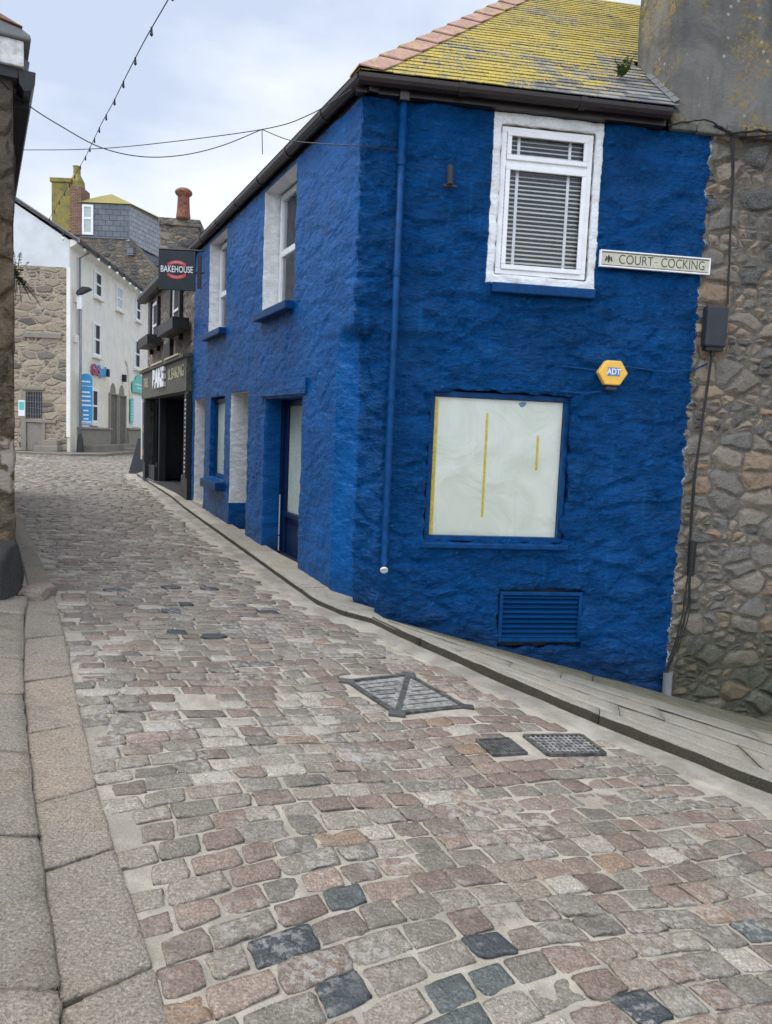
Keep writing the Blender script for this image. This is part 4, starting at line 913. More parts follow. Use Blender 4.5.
m_ = MB(); m_.hexa([BF.w(*p) for p in ((.5,.15,14.12),(3.5,.15,14.12),(5.5,-7,14.2),(.5,-7,14.2),(1.3,-1.0,14.8),(2.0,-1.0,14.95),(3.5,-6,15.0),(1.3,-6,15.0))], [BF.w(0,0,0)]*8); m_.build('loft_roof', M['mossy'], bh)
w_ = win_frame(BF, bh, .72, 1.35, 12.35, 14.0, .065, .12, M['white'], [(13.25, .12)], .12)
m_ = MB(); m_.box(BF, .8, 1.28, .07, .08, 12.45, 13.9); m_.build('pane', M['curtain'], w_)
m_ = MB(); m_.box(BF, -1.02, .05, -1.2, .1, 12.5, 15.15); c2 = m_.build('chimney', M['mossy'], bh, bevel=.03)
m_ = MB(); m_.box(BF, .051, .66, -1.2, .11, 12.3, 15.0); m_.build('brick_stack', M['brick'], c2, bevel=.02)
m_ = MB(); m_.box(BF, -1.1, .12, -1.3, .18, 15.15, 15.4); m_.build('coping', M['mossy'], c2, bevel=.04)
m_ = MB(); lathe(m_, (-18.38, 45.4), [(.45, 15.0), (.42, 15.35), (.2, 15.75), (.2, 16.15), (.24, 16.2), (.1, 16.25)], 12); m_.build('chimney_pot', M['mossy'], c2)
m_ = MB(); m_.box(BF, 5.21, 5.6, -3, -.1, 8.5, 10.9); m_.build('side_wall', M['cream_wall'], bh)
# neighbour roof mass closing the view at far right of the gap
# ------------------------------------------------------------------ LEFT BUILDING
lb = thing('granite_building', 'dark granite building corner at the left edge with peeling white fascia', 'building', LB.w(0, 0, .2))
us = cuts(0, 3.4, .045, []); zz = cuts(-.1, 4.14, .045, [])
def rough_wall(F, us, zs, mat, name, parent, amp=.03):
    m_ = MB(); g = []
    for u in us:
        col = []
        for z in zs:
            p = F.w(u, 0, z); nv = noise.noise(p*2.6)*amp+noise.noise(p*8)*amp*.4
            nv *= 1; col.append(m_.vert(p+F.o*nv, (u, 0, z)))
        g.append(col)
    for i in range(len(us)-1):
        for j in range(len(zs)-1):
            q = (g[i][j], g[i+1][j], g[i+1][j+1], g[i][j+1]); m_.face(q[::-1] if F.flip else q)
    return m_
m_ = rough_wall(LB, us, zz, None, '', None)
m2 = rough_wall(LS, cuts(0, 9, .09, []), zz, None, '', None)
off = len(m_.v); m_.v += m2.v; m_.l += [(-l[0], l[1], l[2]) for l in m2.l]; m_.t += m2.t; m_.f += [tuple(i+off for i in f) for f in m2.f]; m_.m += m2.m
n = N('dark_weathered_granite'); col, h, p, x = rubble_nodes(n, 3.4, 3.6, (7, 3)); k_ = n.noise(n.attr(), 3, 4, .6)
col = n.mix(n.ss(n.noise(p, 5, 4), .35, .6, 0, .6), col, (.075, .055, .035)); col = n.mix(n.ss(n.noise(p, 38, 4, .7), .5, .62, 0, .6), col, (.2, .17, .12)); col = n.mix(n.ss(n.m('ADD', x[2], n.m('MULTIPLY', k_, .8)), 3.6, 3.9, 0, .85), col, (.13, .125, .12))
patch = n.m('MULTIPLY', n.ss(n.m('ABSOLUTE', n.m('SUBTRACT', n.m('ADD', x[2], n.m('MULTIPLY', n.m('SUBTRACT', n.noise(p, 6, 3), .5), .5)), 1.28)), .2, .16), n.ss(n.noise(p, 7, 2), .42, .5)); col = n.mix(patch, col, (.42, .4, .38))
n.bump(h, 1.0); M['left_stone'] = n.fin(n.mix(1.0, col, (.78, .70, .6), 'MULTIPLY'), .9, 0, .2)
m_.build('wall', M['left_stone'], lb, smooth=True, open_=True)
m_ = MB(); m_.box(LB, -.07, 3.4, -.2, .08, 4.165, 4.345); m_.build('fascia', M['white_dirty'], lb, bevel=.008)
m_ = MB(); m_.box(LB, -.03, 3.4, -.2, .05, 4.09, 4.164); m_.box(LS, .2, 9, -.02, .12, 3.98, 4.10); m_.build('soffit', M['room'], lb)
m_ = MB(); m_.prism(LB, [(-.12, 4.347), (-.11, 4.39), (-.05, 4.42), (.18, 4.46), (3.4, 5.0), (3.4, 4.347)], -.5, .11); m_.build('verge_stone', M['slate'], lb, bevel=.015)
m_ = MB(); m_.prism(LB, [(-.06, 4.425), (.2, 4.515), (3.4, 5.1), (3.4, 5.0), (.2, 4.465)], -.45, .125); m_.build('roof_tile', M['hip_tile'], lb)
m_ = MB(); m_.prof(LS, [(.02, 4.06), (.12, 4.30), (-3.2, 6.1), (-3.2, 5.9)], .15, 9.1); m_.build('roof', M['slate'], lb)
m_ = MB(); m_.prof(LS, [(.03, 4.16), (.04, 4.06), (.07, 4.01), (.12, 4.02), (.145, 4.08), (.15, 4.16)], -.05, 9.1); m_.build('gutter', M['black_metal'], lb, bevel=.004)
def boulder(org, s, mat, name, parent=None, seed=0):
    bm = bmesh.new(); bmesh.ops.create_icosphere(bm, subdivisions=4, radius=1); m_ = MB()
    for v in bm.verts:
        c = Vector([max(-.72, min(.72, t)) for t in v.co]); nz = noise.noise(v.co*1.7+Vector((seed, 0, 0)))*.16+noise.noise(v.co*5)*.05
        c = c*(1+nz); m_.vert((org[0]+c.x*s[0], org[1]+c.y*s[1], org[2]+c.z*s[2]))
    for f in bm.faces: m_.face([v.index for v in f.verts])
    bm.free(); return m_.build(name, mat, parent, smooth=True)
boulder(LB.w(.2, .0, .42), (.29, .26, .36), M['dark_stone'], 'foot_stone', lb, 3)
# twigs of a wall plant peeping past the left building
pb = [(random.uniform(-.1, .26), random.uniform(-.1, .1), random.uniform(-.34, .3), random.uniform(.07, .12)) for _ in range(26)]
leafy('wall_shrub', 'green leafy shrub poking out past the left granite corner', 'shrub', (-4.42, 9.2, 3.3), pb)

# ------------------------------------------------------------------ GROUND
gx = [-320, -120, -50, -30, -20, -15]+[-12+i*.5 for i in range(40)]+[10, 14, 20, 40, 120, 320]
gy = [-300, -100, -40, -15, -8]+[-5+i*.5 for i in range(60)]+[28, 32, 38, 45, 60, 120, 320]
def zg(x, y): return (zr(x) if x < 0 else -.34*min(x, 9))-.22
m_ = MB(); g = [[m_.vert((x, y, zg(x, y))) for y in gy] for x in gx]
for i in range(len(gx)-1):
    for j in range(len(gy)-1): m_.face((g[i][j], g[i+1][j], g[i+1][j+1], g[i][j+1]))
tag(m_.build('ground', M['earth'], smooth=True, open_=True), kind='structure')

# road polygon
KERB = [(-6.62, 20.5), (-6.5, 19.96), (-3.36, 12.76), (-2.01, 9.90), (-1.16, 8.10), (-.60, 6.92), (-.36, 6.62), (-.08, 6.46), (.16, 6.10), (.84, 5.20), (1.36, 4.57), (2.06, 3.83), (3.0, 2.85), (5.0, .75), (7.5, -1.9)]
L1 = [(.75, -3), (-.1, 1.1), (-.40, 1.65), (-.55, 1.97), (-.78, 2.38), (-1.11, 3.0), (-1.68, 4.16), (-2.32, 5.48), (-2.93, 6.67), (-4.77, 10.03), (-8.3, 16.6), (-14.8, 27.5)]
ROAD = L1+[(-14.8, 31.2), (-12.2, 31.2), (-12.9, 44), (-10.5, 44), (-6.5, 22)]+KERB+[(7.5, -3)]
def inpoly(x, y, P):
    c = False; n = len(P)
    for i in range(n):
        x1, y1 = P[i]; x2, y2 = P[(i+1) % n]
        if (y1 > y) != (y2 > y) and x < (x2-x1)*(y-y1)/(y2-y1)+x1: c = not c
    return c
def segd(x, y, P):
    best = 1e9
    for (x1, y1), (x2, y2) in zip(P, P[1:]):
        dx, dy = x2-x1, y2-y1; t = max(0, min(1, ((x-x1)*dx+(y-y1)*dy)/(dx*dx+dy*dy))); best = min(best, math.hypot(x-x1-t*dx, y-y1-t*dy))
    return best
# road bed: fine near, coarse far
def zbed(x, y): 
    return zr(x)+noise.noise(Vector((x*1.1, y*1.1, 0)))*.012+(noise.noise(Vector((x*9, y*9, 3)))*.003)
gx = cuts(-16, 7.5, .5, []); gx = sorted(set([round(a, 3) for a in gx if a < -4]+[round(-4+i*.06, 3) for i in range(int(7/.06))]+[3.2, 3.6, 4.2, 5, 6, 7.5]))
gy = sorted(set([-3, -2, -1, 0, .5]+[round(.8+i*.06, 3) for i in range(int(8.2/.06))]+[round(9.2+i*.3, 3) for i in range(40)]+[22+i for i in range(24)]))
bedP = ROAD
m_ = MB(); idx = {}
for i in range(len(gx)-1):
    for j in range(len(gy)-1):
        x, y = (gx[i]+gx[i+1])/2, (gy[j]+gy[j+1])/2
        if not inpoly(x, y, bedP) and segd(x, y, L1) > .22 and segd(x, y, KERB) > .04: continue
        q = []
        for a, b in ((i, j), (i+1, j), (i+1, j+1), (i, j+1)):
            if (a, b) not in idx: idx[(a, b)] = m_.vert((gx[a], gy[b], zbed(gx[a], gy[b])))
            q.append(idx[(a, b)])
        m_.face(q)
tag(m_.build('road_bed', M['mortar'], smooth=True, open_=True), kind='structure')

def stone_block(m_, c4, surf, h, nu, nv, rnd, corner=.25, amp=.004, skirt=.03, tint=None, seed=0):
    if tint is not None: m_.cur = tint
    P = [Vector((p[0], p[1])) for p in c4]; cen = (P[0]+P[1]+P[2]+P[3])/4
    us = [0]+[ .5-.5*math.cos(math.pi*(k+.55)/(nu+.1)) if nu > 2 else (k+.5)/nu for k in range(nu)]+[1]
    vs = [0]+[ .5-.5*math.cos(math.pi*(k+.55)/(nv+.1)) if nv > 2 else (k+.5)/nv for k in range(nv)]+[1]
    g = []; nU, nV = len(us), len(vs); tilt = (random.uniform(-1, 1)*.004, random.uniform(-1, 1)*.004)
    L_ = (P[1]-P[0]).length; W_ = (P[3]-P[0]).length
    for i, a in enumerate(us):
        col = []
        for j, b in enumerate(vs):
            ra, rb = a, b
            if corner > .3:      # worn, rounded plan
                x_, y_ = 2*a-1, 2*b-1; ra = .5+.5*x_*math.sqrt(1-.10*y_**6); rb = .5+.5*y_*math.sqrt(1-.13*x_**6)
            p = P[0]*(1-ra)*(1-rb)+P[1]*ra*(1-rb)+P[2]*ra*rb+P[3]*(1-ra)*rb
            ea = min(a, 1-a)*L_; eb = min(b, 1-b)*W_; e = min(ea, eb)
            if (i in (0, nU-1)) and (j in (0, nV-1)): p = p.lerp(cen, corner*min(L_, W_)/max(L_, W_)*.5); 
            edge = i in (0, nU-1) or j in (0, nV-1)
            nv = noise.noise_vector(Vector((p.x*17+seed, p.y*17, seed*1.3)))
            if edge: n2 = noise.noise_vector(Vector((p.x*60+seed, p.y*60, 1))); p = p+Vector((nv.x, nv.y))*amp*1.6+Vector((n2.x, n2.y))*amp*.9
            z = surf(p.x, p.y)+h+tilt[0]*(a-.5)+tilt[1]*(b-.5)+nv.z*amp*.7
            if edge: z -= rnd
            elif e < rnd*1.4: z -= rnd*.25
            col.append(m_.vert((p.x, p.y, z)))
        g.append(col)
    for i in range(nU-1):
        for j in range(nV-1): m_.face((g[i][j], g[i+1][j], g[i+1][j+1], g[i][j+1]))
    ring = [g[i][0] for i in range(nU)]+[g[nU-1][j] for j in range(1, nV)]+[g[i][nV-1] for i in range(nU-2, -1, -1)]+[g[0][j] for j in range(nV-2, 0, -1)]
    low = []
    for r in ring:
        x, y, z = m_.v[r]; low.append(m_.vert((x, y, z-skirt)))
    for k in range(len(ring)):
        k2 = (k+1) % len(ring); m_.face((ring[k], low[k], low[k2], ring[k2]))
DARK = [(-.34, 2.21), (-.11, 2.51), (.4, 2.41), (.37, 2.23), (.15, 2.11), (-.02, 2.02), (.3, 2.06), (.78, 2.18), (1.43, 2.69), (-1.07, 5.89), (-1.67, 6.35), (-1.71, 6.07), (-1.29, 6.52), (-1.49, 5.53), (-1.26, 5.58), (-1.0, 6.5), (-2.02, 6.91), (-1.6, 7.06), (-2.3, 6.6), (.27, 4.8)]
PALE = [(-1.56, 4.2), (-1.31, 3.97), (-.76, 3.32), (-.83, 3.16), (-1.26, 4.31), (-1.43, 4.0), (-.69, 3.75), (-.93, 3.28), (.81, 2.77), (.65, 2.73), (1.24, 2.42), (1.32, 2.93), (.51, 2.08), (-.67, 3.51), (-1.84, 4.78), (-1.43, 4.67), (.25, 3.34), (.95, 2.17), (-.26, 4.16), (-.04, 4.02), (-.9, 3.81)]
OCH = [(1.26, 2.74), (-.17, 2.97), (.93, 2.99), (-.39, 3.84), (1.13, 4.62), (-.43, 1.95)]
GONE = [(.13, 2.27, .10), (-.98, 4.24, .12)]      # patched with cement
MAN = [(-.22, 4.85), (.2, 5.16), (.56, 4.62), (.11, 4.35)]; C1 = [(.55, 4.1), (.74, 4.18), (.81, 4.0), (.62, 3.92)]; C2 = [(.84, 4.25), (1.2, 4.37), (1.27, 4.13), (.93, 4.02)]
def grow(P, k):
    cx = sum(p[0] for p in P)/4; cy = sum(p[1] for p in P)/4; return [(cx+(p[0]-cx)*k, cy+(p[1]-cy)*k) for p in P]
O = Vector((-.2, 2.0)); Td = Vector((math.sin(R(-27)), math.cos(R(-27)))); Sd = Vector((Td.y, -Td.x))
usedD = set(); usedP = set(); usedO = set()
near = MB(); 
t = -2.4
while t < 44:
    pitch = random.uniform(.112, .134) if t < 2.5 else random.uniform(.108, .13)
    s = -7.5+random.uniform(0, .2); far = t > 14
    if far: pitch *= 1.25
    while s < 8.5:
        w = random.choice((random.uniform(.13, .165), random.uniform(.155, .205), random.uniform(.18, .245)))*(1.35 if far else 1)
        if not far and s > .55 and t < 3: w = min(w, random.uniform(.135, .18))
        bend = lambda ss: .05*math.sin(ss*1.3+t*.35)+.035*math.sin(ss*2.9+t)+(.05*(ss-.6)**2*.6 if ss > .6 else 0)*-1
        def W(ss, tt):
            q = O+Sd*ss+Td*(tt+bend(ss)); return q
        c = W(s+w/2, t+pitch/2)
        vis = c.y > .9 and abs(c.x/c.y+.0) < .62 or (c.y > 5)
        ok = inpoly(c.x, c.y, ROAD) and vis
        if ok and c.y < 25 and segd(c.x, c.y, KERB) < (.30 if c.y > 7 else .21)+.03*math.sin(c.y*7): ok = False
        if ok and segd(c.x, c.y, L1) < .015: ok = False
        if ok and (inpoly(c.x, c.y, grow(MAN, 1.16)) or inpoly(c.x, c.y, grow(C1, 1.3)) or inpoly(c.x, c.y, grow(C2, 1.25))): ok = False
        if ok:
            for gx_, gy_, r_ in GONE:
                if math.hypot(c.x-gx_, c.y-gy_) < r_: ok = False
        if ok:
            gap = random.uniform(.003, .008) if not far else .006
            j = lambda: random.uniform(-.010, .010)
            c4 = [W(s+gap+j(), t+gap+j()), W(s+w-gap+j(), t+gap+j()), W(s+w-gap+j(), t+pitch-gap+j()), W(s+gap+j(), t+pitch-gap+j())]
            r_ = random.random(); zone = noise.noise(Vector((c.x*.8, c.y*.8, 5)))
            tint = r_*.44 if r_ < .58-zone*.5 else random.uniform(.45, .715)
            if random.random() < .035: tint = random.uniform(.73, .78)
            if random.random() < .02: tint = .82
            if random.random() < .003: tint = .87
            if 10 > c.y > 3.2 and c.x < .4 and random.random() < .06*max(0, 1+zone*2): tint = .82
            hgt = 0
            for lst, used, tv in ((PALE, usedP, .82), (OCH, usedO, .87), (DARK, usedD, .93)):
                for k, (px, py) in enumerate(lst):
                    if tv == .82 and k % 2: continue
                    if k not in used and math.hypot(c.x-px, c.y-py) < .1: used.add(k); tint = tv if tv != .93 else random.choice((.92, .93, .98)); break
            if far: nu = nv = 1; rn = .004
            elif c.y > 6.5: nu, nv, rn = 2, 2, .006
            elif c.y > 3.6: nu, nv, rn = 5, 4, .007
            else: nu, nv, rn = 8, 6, .008
            hgt = random.uniform(.004, .012)
            if tint > .9: hgt += .004
            if c.y > 6: hgt += .002
            if c.y < 6.5 and noise.noise(Vector((c.x*1.3, c.y*1.3, 9))) > .42: hgt -= .003
            stone_block(near, c4, lambda x, y: zr(x)+noise.noise(Vector((x*1.1, y*1.1, 0)))*.012, hgt, nu, nv, rn, .75, .0085, .022, tint, random.uniform(0, 50))
        s += w
    t += pitch
tag(near.build('cobbled_road', M['sett'], smooth=True, open_=True), kind='structure')

# offset helper
def off_line(P, d):
    out = []
    for i, p in enumerate(P):
        a = Vector(P[max(i-1, 0)]); b = Vector(P[min(i+1, len(P)-1)]); t = (b-a).normalized(); out.append(Vector(p)+Vector((t.y, -t.x))*d)
    return out
def resample(P, step):
    P = [Vector(p) for p in P]; out = [P[0]]
    for a, b in zip(P, P[1:]):
        k = max(1, round((b-a).length/step)); out += [a.lerp(b, (i+1)/k) for i in range(k)]
    return out
# concrete channel beside the kerb
K = resample(KERB, .1); inn = off_line(K, .19)
m_ = MB(); prev = None
for a, b in zip(K, inn):
    b = b+Vector((noise.noise(Vector((b.x*6, b.y*6, 0))), noise.noise(Vector((b.x*6, b.y*6, 7)))))*.05
    row = [m_.vert((*(a.lerp(b, f)), zr(a.lerp(b, f).x)+.013+noise.noise(Vector((*(a.lerp(b, f)*5), 0)))*.006-(0 if f < .95 else .018))) for f in (0, .25, .5, .75, 1)]
    if prev:
        for k in range(4): m_.face((prev[k], row[k], row[k+1], prev[k+1]))
    prev = row
tag(m_.build('gutter_channel', M['channel'], smooth=True), kind='structure')

# left slab strips. rows of joints given as matching points on both edges
L1s = [Vector(p) for p in L1[:11]]
L0 = [Vector(p) for p in ((.3, -3), (-.42, 1.0), (-.66, 1.55), (-.82, 1.92), (-1.25, 2.72), (-1.87, 3.93), (-2.52, 5.3), (-2.80, 6.0), (-3.1, 6.6), (-4.95, 10.0), (-8.45, 16.6))]
def at_y(P, y):
    for a, b in zip(P, P[1:]):
        if min(a.y, b.y) <= y <= max(a.y, b.y): return a.lerp(b, (y-a.y)/(b.y-a.y))
    return P[-1] if y > P[-1].y else P[0]
m_ = MB(); m_.cur = .5
ys = [-2.8, -1.5, -.5, .4, 1.2, 1.98, 2.55, 2.98, 3.6, 4.25, 5.0, 5.6, 6.3, 7.1, 8.0, 9.1, 10.2, 11.5, 13, 14.6, 16.4]
for k in range(len(ys)-1):
    a0 = at_y(L0, ys[k]-.10); a1 = at_y(L1s, ys[k]+.10); b0 = at_y(L0, ys[k+1]-.10); b1 = at_y(L1s, ys[k+1]+.10)
    g_ = .006; da = (b0-a0).normalized()*g_; db = (b1-a1).normalized()*g_; dx = (a1-a0).normalized()*.006
    stone_block(m_, [a0+da+dx, a1+db-dx, b1-db-dx, b0-da+dx], lambda x, y: zr(x), .014+random.uniform(-.003, .003), 9 if ys[k] < 7 else 3, 12 if ys[k] < 7 else 3, .008, .06, .006, .06, random.uniform(.2, 1), k*3.1)
tag(m_.build('kerb_strip', M['slab'], smooth=True), kind='structure')
LL = off_line(L0, -.95); LL = [Vector(p) for p in LL]
m_ = MB(); ys = [-2.5, -1.2, -.3, .5, 1.35, 1.92, 2.62, 3.25, 3.9, 4.45, 5.38, 5.86]
for k in range(len(ys)-1):
    for lo_, hi_ in ((-.006, .62), (.62, 1.0)):
        o_ = .0 if lo_ < .1 else .25
        a1 = at_y(L0, ys[k]); b1 = at_y(L0, ys[k+1]); dirx = Vector((-1, -.12)).normalized()
        p0, p1 = a1+dirx*(lo_+.0), a1+dirx*(hi_-.01); q0, q1 = b1+dirx*(lo_+.0), b1+dirx*(hi_-.01); dy = (b1-a1).normalized()*.007
        stone_block(m_, [p1+dy, p0+dy, q0-dy, q1-dy], lambda x, y: zr(x), .045+random.uniform(-.006, .006), 8, 10, .016, .12, .009, .10, random.uniform(0, 1), k*2.3+lo_)
tag(m_.build('left_pavement', M['slab'], smooth=True), kind='structure')
m_ = MB(); m_.ext([(-.42-.0, .6, .01), (.2, -3, -.02), (-3.2, -3, .2), (-3.2, .6, .2)], (0, 0, -.1)); 
m_.ext([(-.14, .6, .012), (-.34, 1.0, .025), (-.75, 1.92, .055), (-1.18, 2.72, .09), (-1.80, 3.93, .14), (-2.45, 5.3, .19), (-2.72, 6.0, .21), (-3.6, 6.1, .275), (-3.5, .6, .265)], (0, 0, -.1))
tag(m_.build('pavement_bed', M['earth']), kind='structure')
bl = boulder((-2.74, 6.02, .24), (.13, .22, .10), M['slab'], 'guard_stone', None, 8)
tag(bl, 'low pale worn guard stone at the foot of the left building corner', 'stone')

# right kerb stones and slabs along the blue house and up the lane
def top_street(x, y): return zr(x)+.065
def wallpt(a):     # foot of front wall, a in 0..1
    u = .30+a*7.3; p = FR.w(u, .0, 0); return Vector((p.x, p.y)), -.045-.262*(u-.29)
KL = [Vector(p) for p in KERB[7:14]]
def along(P, f):
    T = sum((b-a).length for a, b in zip(P, P[1:])); d = f*T
    for a, b in zip(P, P[1:]):
        l = (b-a).length
        if d <= l or b is P[-1]: return a.lerp(b, min(1, d/l))
        d -= l
def lane(a, b):    # a along, b from kerb (0) to wall (1)
    k = along(KL, a); w, wz = wallpt(a); kz = zr(k.x)+.078; p = k.lerp(w, b)
    bb = b+.10*b*(1-b); return Vector((p.x, p.y, kz*(1-bb)+wz*bb))
def lane_strip(m_, b0, b1, cut, h, tint0, seed):
    n_ = 1
    for a0, a1 in zip(cut, cut[1:]):
        na = max(3, int((a1-a0)*7/.09)); nb = 5; m_.cur = tint0+random.uniform(-.2, .2); g = []; dh = random.uniform(-.006, .006)
        for i in range(na+1):
            row = []
            for j in range(nb+1):
                a = a0+(a1-a0)*i/na; b = b0+(b1-b0)*j/nb
                if i == 0: a += .0004
                if i == na: a -= .0004
                p = lane(a, b); 
                nz = noise.noise_vector(Vector((p.x*5+seed, p.y*5, 2)))
                p.z += h+dh+nz.z*.007+noise.noise(Vector((p.x*18, p.y*18, seed)))*.004
                if j in (0, nb): 
                    p.z -= .005; p.x += nz.x*.012; p.y += nz.y*.012
                if i in (0, na): p.z -= .002
                row.append(m_.vert(p))
            g.append(row)
        for i in range(na):
            for j in range(nb): m_.face((g[i][j], g[i+1][j], g[i+1][j+1], g[i][j+1]))
        ring = [g[i][0] for i in range(na+1)]+[g[na][j] for j in range(1, nb+1)]+[g[i][nb] for i in range(na-1, -1, -1)]+[g[0][j] for j in range(nb-1, 0, -1)]
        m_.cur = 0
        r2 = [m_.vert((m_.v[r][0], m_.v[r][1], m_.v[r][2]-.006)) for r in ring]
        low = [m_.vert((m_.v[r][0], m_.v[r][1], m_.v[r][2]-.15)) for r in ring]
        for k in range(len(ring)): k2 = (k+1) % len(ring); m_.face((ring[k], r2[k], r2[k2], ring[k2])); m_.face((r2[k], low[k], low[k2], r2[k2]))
def rc(n_, j=.02):
    c = [0]+[(k+random.uniform(-.2, .2))/n_ for k in range(1, n_)]+[1]; return c
random.seed(5)
m_ = MB(); lane_strip(m_, .0, .12, [0, .09, .31, .47, .66, .84, 1], .0, .5, 1); lane_strip(m_, .122, .36, [0, .14, .33, .45, .6, .8, 1], .0, .85, 4)
lane_strip(m_, .362, .56, [0, .2, .38, .56, .75, 1], .0, .7, 9); lane_strip(m_, .562, .74, [0, .26, .5, .72, 1], .002, .5, 12)
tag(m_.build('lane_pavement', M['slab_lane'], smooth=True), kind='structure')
m_ = MB(); lane_strip(m_, .742, 1.02, [0, .3, .6, 1], .002, .5, 15)
tag(m_.build('lane_edge', M['slab_moss'], smooth=True), kind='structure')
# street pavement between kerb and facades
kk = resample([Vector(p) for p in KERB[1:9]][::-1], .5)
def on_face(p):
    u = (Vector((p.x, p.y, 0))-ST.P).dot(ST.a)
    if u < .3:
        q = Mid; return Vector((q.x+.02, q.y+.02)) if u > -.1 else Vector((B_.x, B_.y))
    q = ST.w(u, -.06 if u < 7.1 else .0, 0); return Vector((q.x, q.y))
m_ = MB(); i = 0
KS = [Vector(p) for p in KERB[1:9]][::-1]; tot = sum((b-a).length for a, b in zip(KS, KS[1:])); s_ = 0
while s_ < tot-.05:
    ln = random.uniform(.7, 1.15); e_ = min(tot, s_+ln); m_.cur = random.uniform(.2, 1); na = 8; g = []
    for i in range(na+1):
        k = along(KS, (s_+(e_-s_)*(i+(.03 if i == 0 else -.03 if i == na else 0))/na)/tot); w = on_face(k); row = []
        for j, f in enumerate((0, .08, .45, .8, 1.0)):
            p = k.lerp(w, f); hh = .07; cf = max(0, min(1, (7.3-k.y)/.8))
            z = (zr(p.x)+hh+.02*f)*(1-cf*f)+cf*f*(-.02)+noise.noise(Vector((p.x*6, p.y*6, 1)))*.006-(.012 if j == 0 else 0)
            row.append(m_.vert((p.x, p.y, z)))
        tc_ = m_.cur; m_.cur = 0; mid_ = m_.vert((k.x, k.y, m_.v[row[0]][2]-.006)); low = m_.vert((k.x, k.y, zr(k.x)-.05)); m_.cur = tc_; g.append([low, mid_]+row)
    for i in range(na):
        for j in range(6): m_.face((g[i][j], g[i+1][j], g[i+1][j+1], g[i][j+1]))
    s_ = e_
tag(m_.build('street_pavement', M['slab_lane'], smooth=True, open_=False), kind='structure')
# far corner pavement by the shop end and in front of the white house
m_ = MB(); m_.ext([(-6.5, 19.96, .42), (-6.6, 20.6, .42), (-5.4, 22.2, .42), (-2, 21, .42), (-2, 17.5, .42), (-5.45, 17.7, .42)], (0, 0, -.2))
m_.cur = .3; m_.ext([WH.w(-.6, 1.5, .5), WH.w(13, 1.5, .5), WH.w(13, 0, .5), WH.w(-.0, 0, .5), WG.w(4, .0, .5), WG.w(4, 1.6, .5), WG.w(-.6, 1.6, .5)], (0, 0, -.3))
tag(m_.build('far_pavement', M['granite_far'], bevel=.02), kind='structure')

# ------------------------------------------------------------------ iron covers
def cover_frame(P4, inset, z): pass
def surf_pt(p, h): return Vector((p.x, p.y, zr(p.x)+h))
def bil(P, a, b):
    P = [Vector(p) for p in P]; return P[0]*(1-a)*(1-b)+P[3]*a*(1-b)+P[2]*a*b+P[1]*(1-a)*b
def strip(m_, P, a0, b0, a1, b1, w, h0, h1):
    p, q = bil(P, a0, b0), bil(P, a1, b1); d = (q-p).normalized(); n_ = Vector((-d.y, d.x))*w/2
    c = [p-n_, q-n_, q+n_, p+n_]; m_.hexa([surf_pt(x, h0) for x in c]+[surf_pt(x, h1) for x in c], [surf_pt(x, h0) for x in c]*2)
H = .016
def plate(m_, P, a0, a1, b0, b1, h0, h1):
    c = [bil(P, a0, b0), bil(P, a1, b0), bil(P, a1, b1), bil(P, a0, b1)]; m_.hexa([surf_pt(x, h0) for x in c]+[surf_pt(x, h1) for x in c], [surf_pt(x, h0) for x in c]*2)
mc = thing('manhole_cover', 'large square iron manhole cover split into two ribbed triangles', 'manhole cover', (.16, 4.75, -.01))
m_ = MB(); plate(m_, MAN, .02, .98, .02, .98, H-.03, H-.006); m_.build('plate', M['iron'], mc)
m_ = MB()
for a0, b0, a1, b1 in ((0, .02, 1, .02), (0, .98, 1, .98), (.02, 0, .02, 1), (.98, 0, .98, 1)): strip(m_, MAN, a0, b0, a1, b1, .028, H-.03, H+(.001 if a0 == a1 else 0))
for o_ in (.065,):
    for a0, b0, a1, b1 in ((o_, o_, 1-o_, o_), (o_, 1-o_, 1-o_, 1-o_), (o_, o_, o_, 1-o_), (1-o_, o_, 1-o_, 1-o_)): strip(m_, MAN, a0, b0, a1, b1, .007, H-.02, H-.003+(.001 if a0 == a1 else 0))
m_.build('frame', M['iron_dark'], mc)
m_ = MB()
for o_ in (-.045, 0, .045): strip(m_, MAN, .06, .94+o_*.0-abs(o_)*.0+o_*.7, .94+o_*.7, .06, .011, H-.02, H+.001)
m_.build('split_bar', M['iron_dark'], mc)
m_ = MB()
for k in range(1, 8):
    c = .06+.105*k
    strip(m_, MAN, c, max(.08, 0.10), c, max(.12, .86-c), .009, H-.02, H-.0035) if c < .72 else None
    strip(m_, MAN, c, min(.9, 1.10-c), c, .92, .009, H-.02, H-.0035) if c > .24 else None
m_.build('ribs', M['iron_dark'], mc)
m_ = MB()
for a, b in ((.02, .02), (.98, .02), (.98, .98), (.02, .98)):
    p = bil(MAN, a, b); m_.hexa([surf_pt(p+Vector((x, y)), h) for h in (H-.03, H+.004) for x, y in ((-.05, -.03), (.05, -.03), (.05, .03), (-.05, .03))], [surf_pt(p, 0)]*8)
m_.build('corner_lug', M['iron_dark'], mc, bevel=.006)
m1 = thing('small_cover', 'small plain dark square stopcock cover set in the setts', 'cover', (.68, 4.05, -.05))
m_ = MB(); plate(m_, C1, 0, 1, 0, 1, H-.03, H-.006); m_.build('plate', M['iron_dark'], m1)
m_ = MB()
for k in range(9): strip(m_, C1, .07, .08+k*.105, .93, .08+k*.105, .008, H-.02, H-.002)
m_.build('tread', M['iron_dark'], m1)
m_ = MB()
for a0, b0, a1, b1 in ((0, .0, 1, .0), (0, 1, 1, 1), (.0, 0, .0, 1), (1, 0, 1, 1)): strip(m_, C1, a0, b0, a1, b1, .014, H-.03, H+(.001 if a0 == a1 else 0))
m_.build('frame', M['iron_dark'], m1)
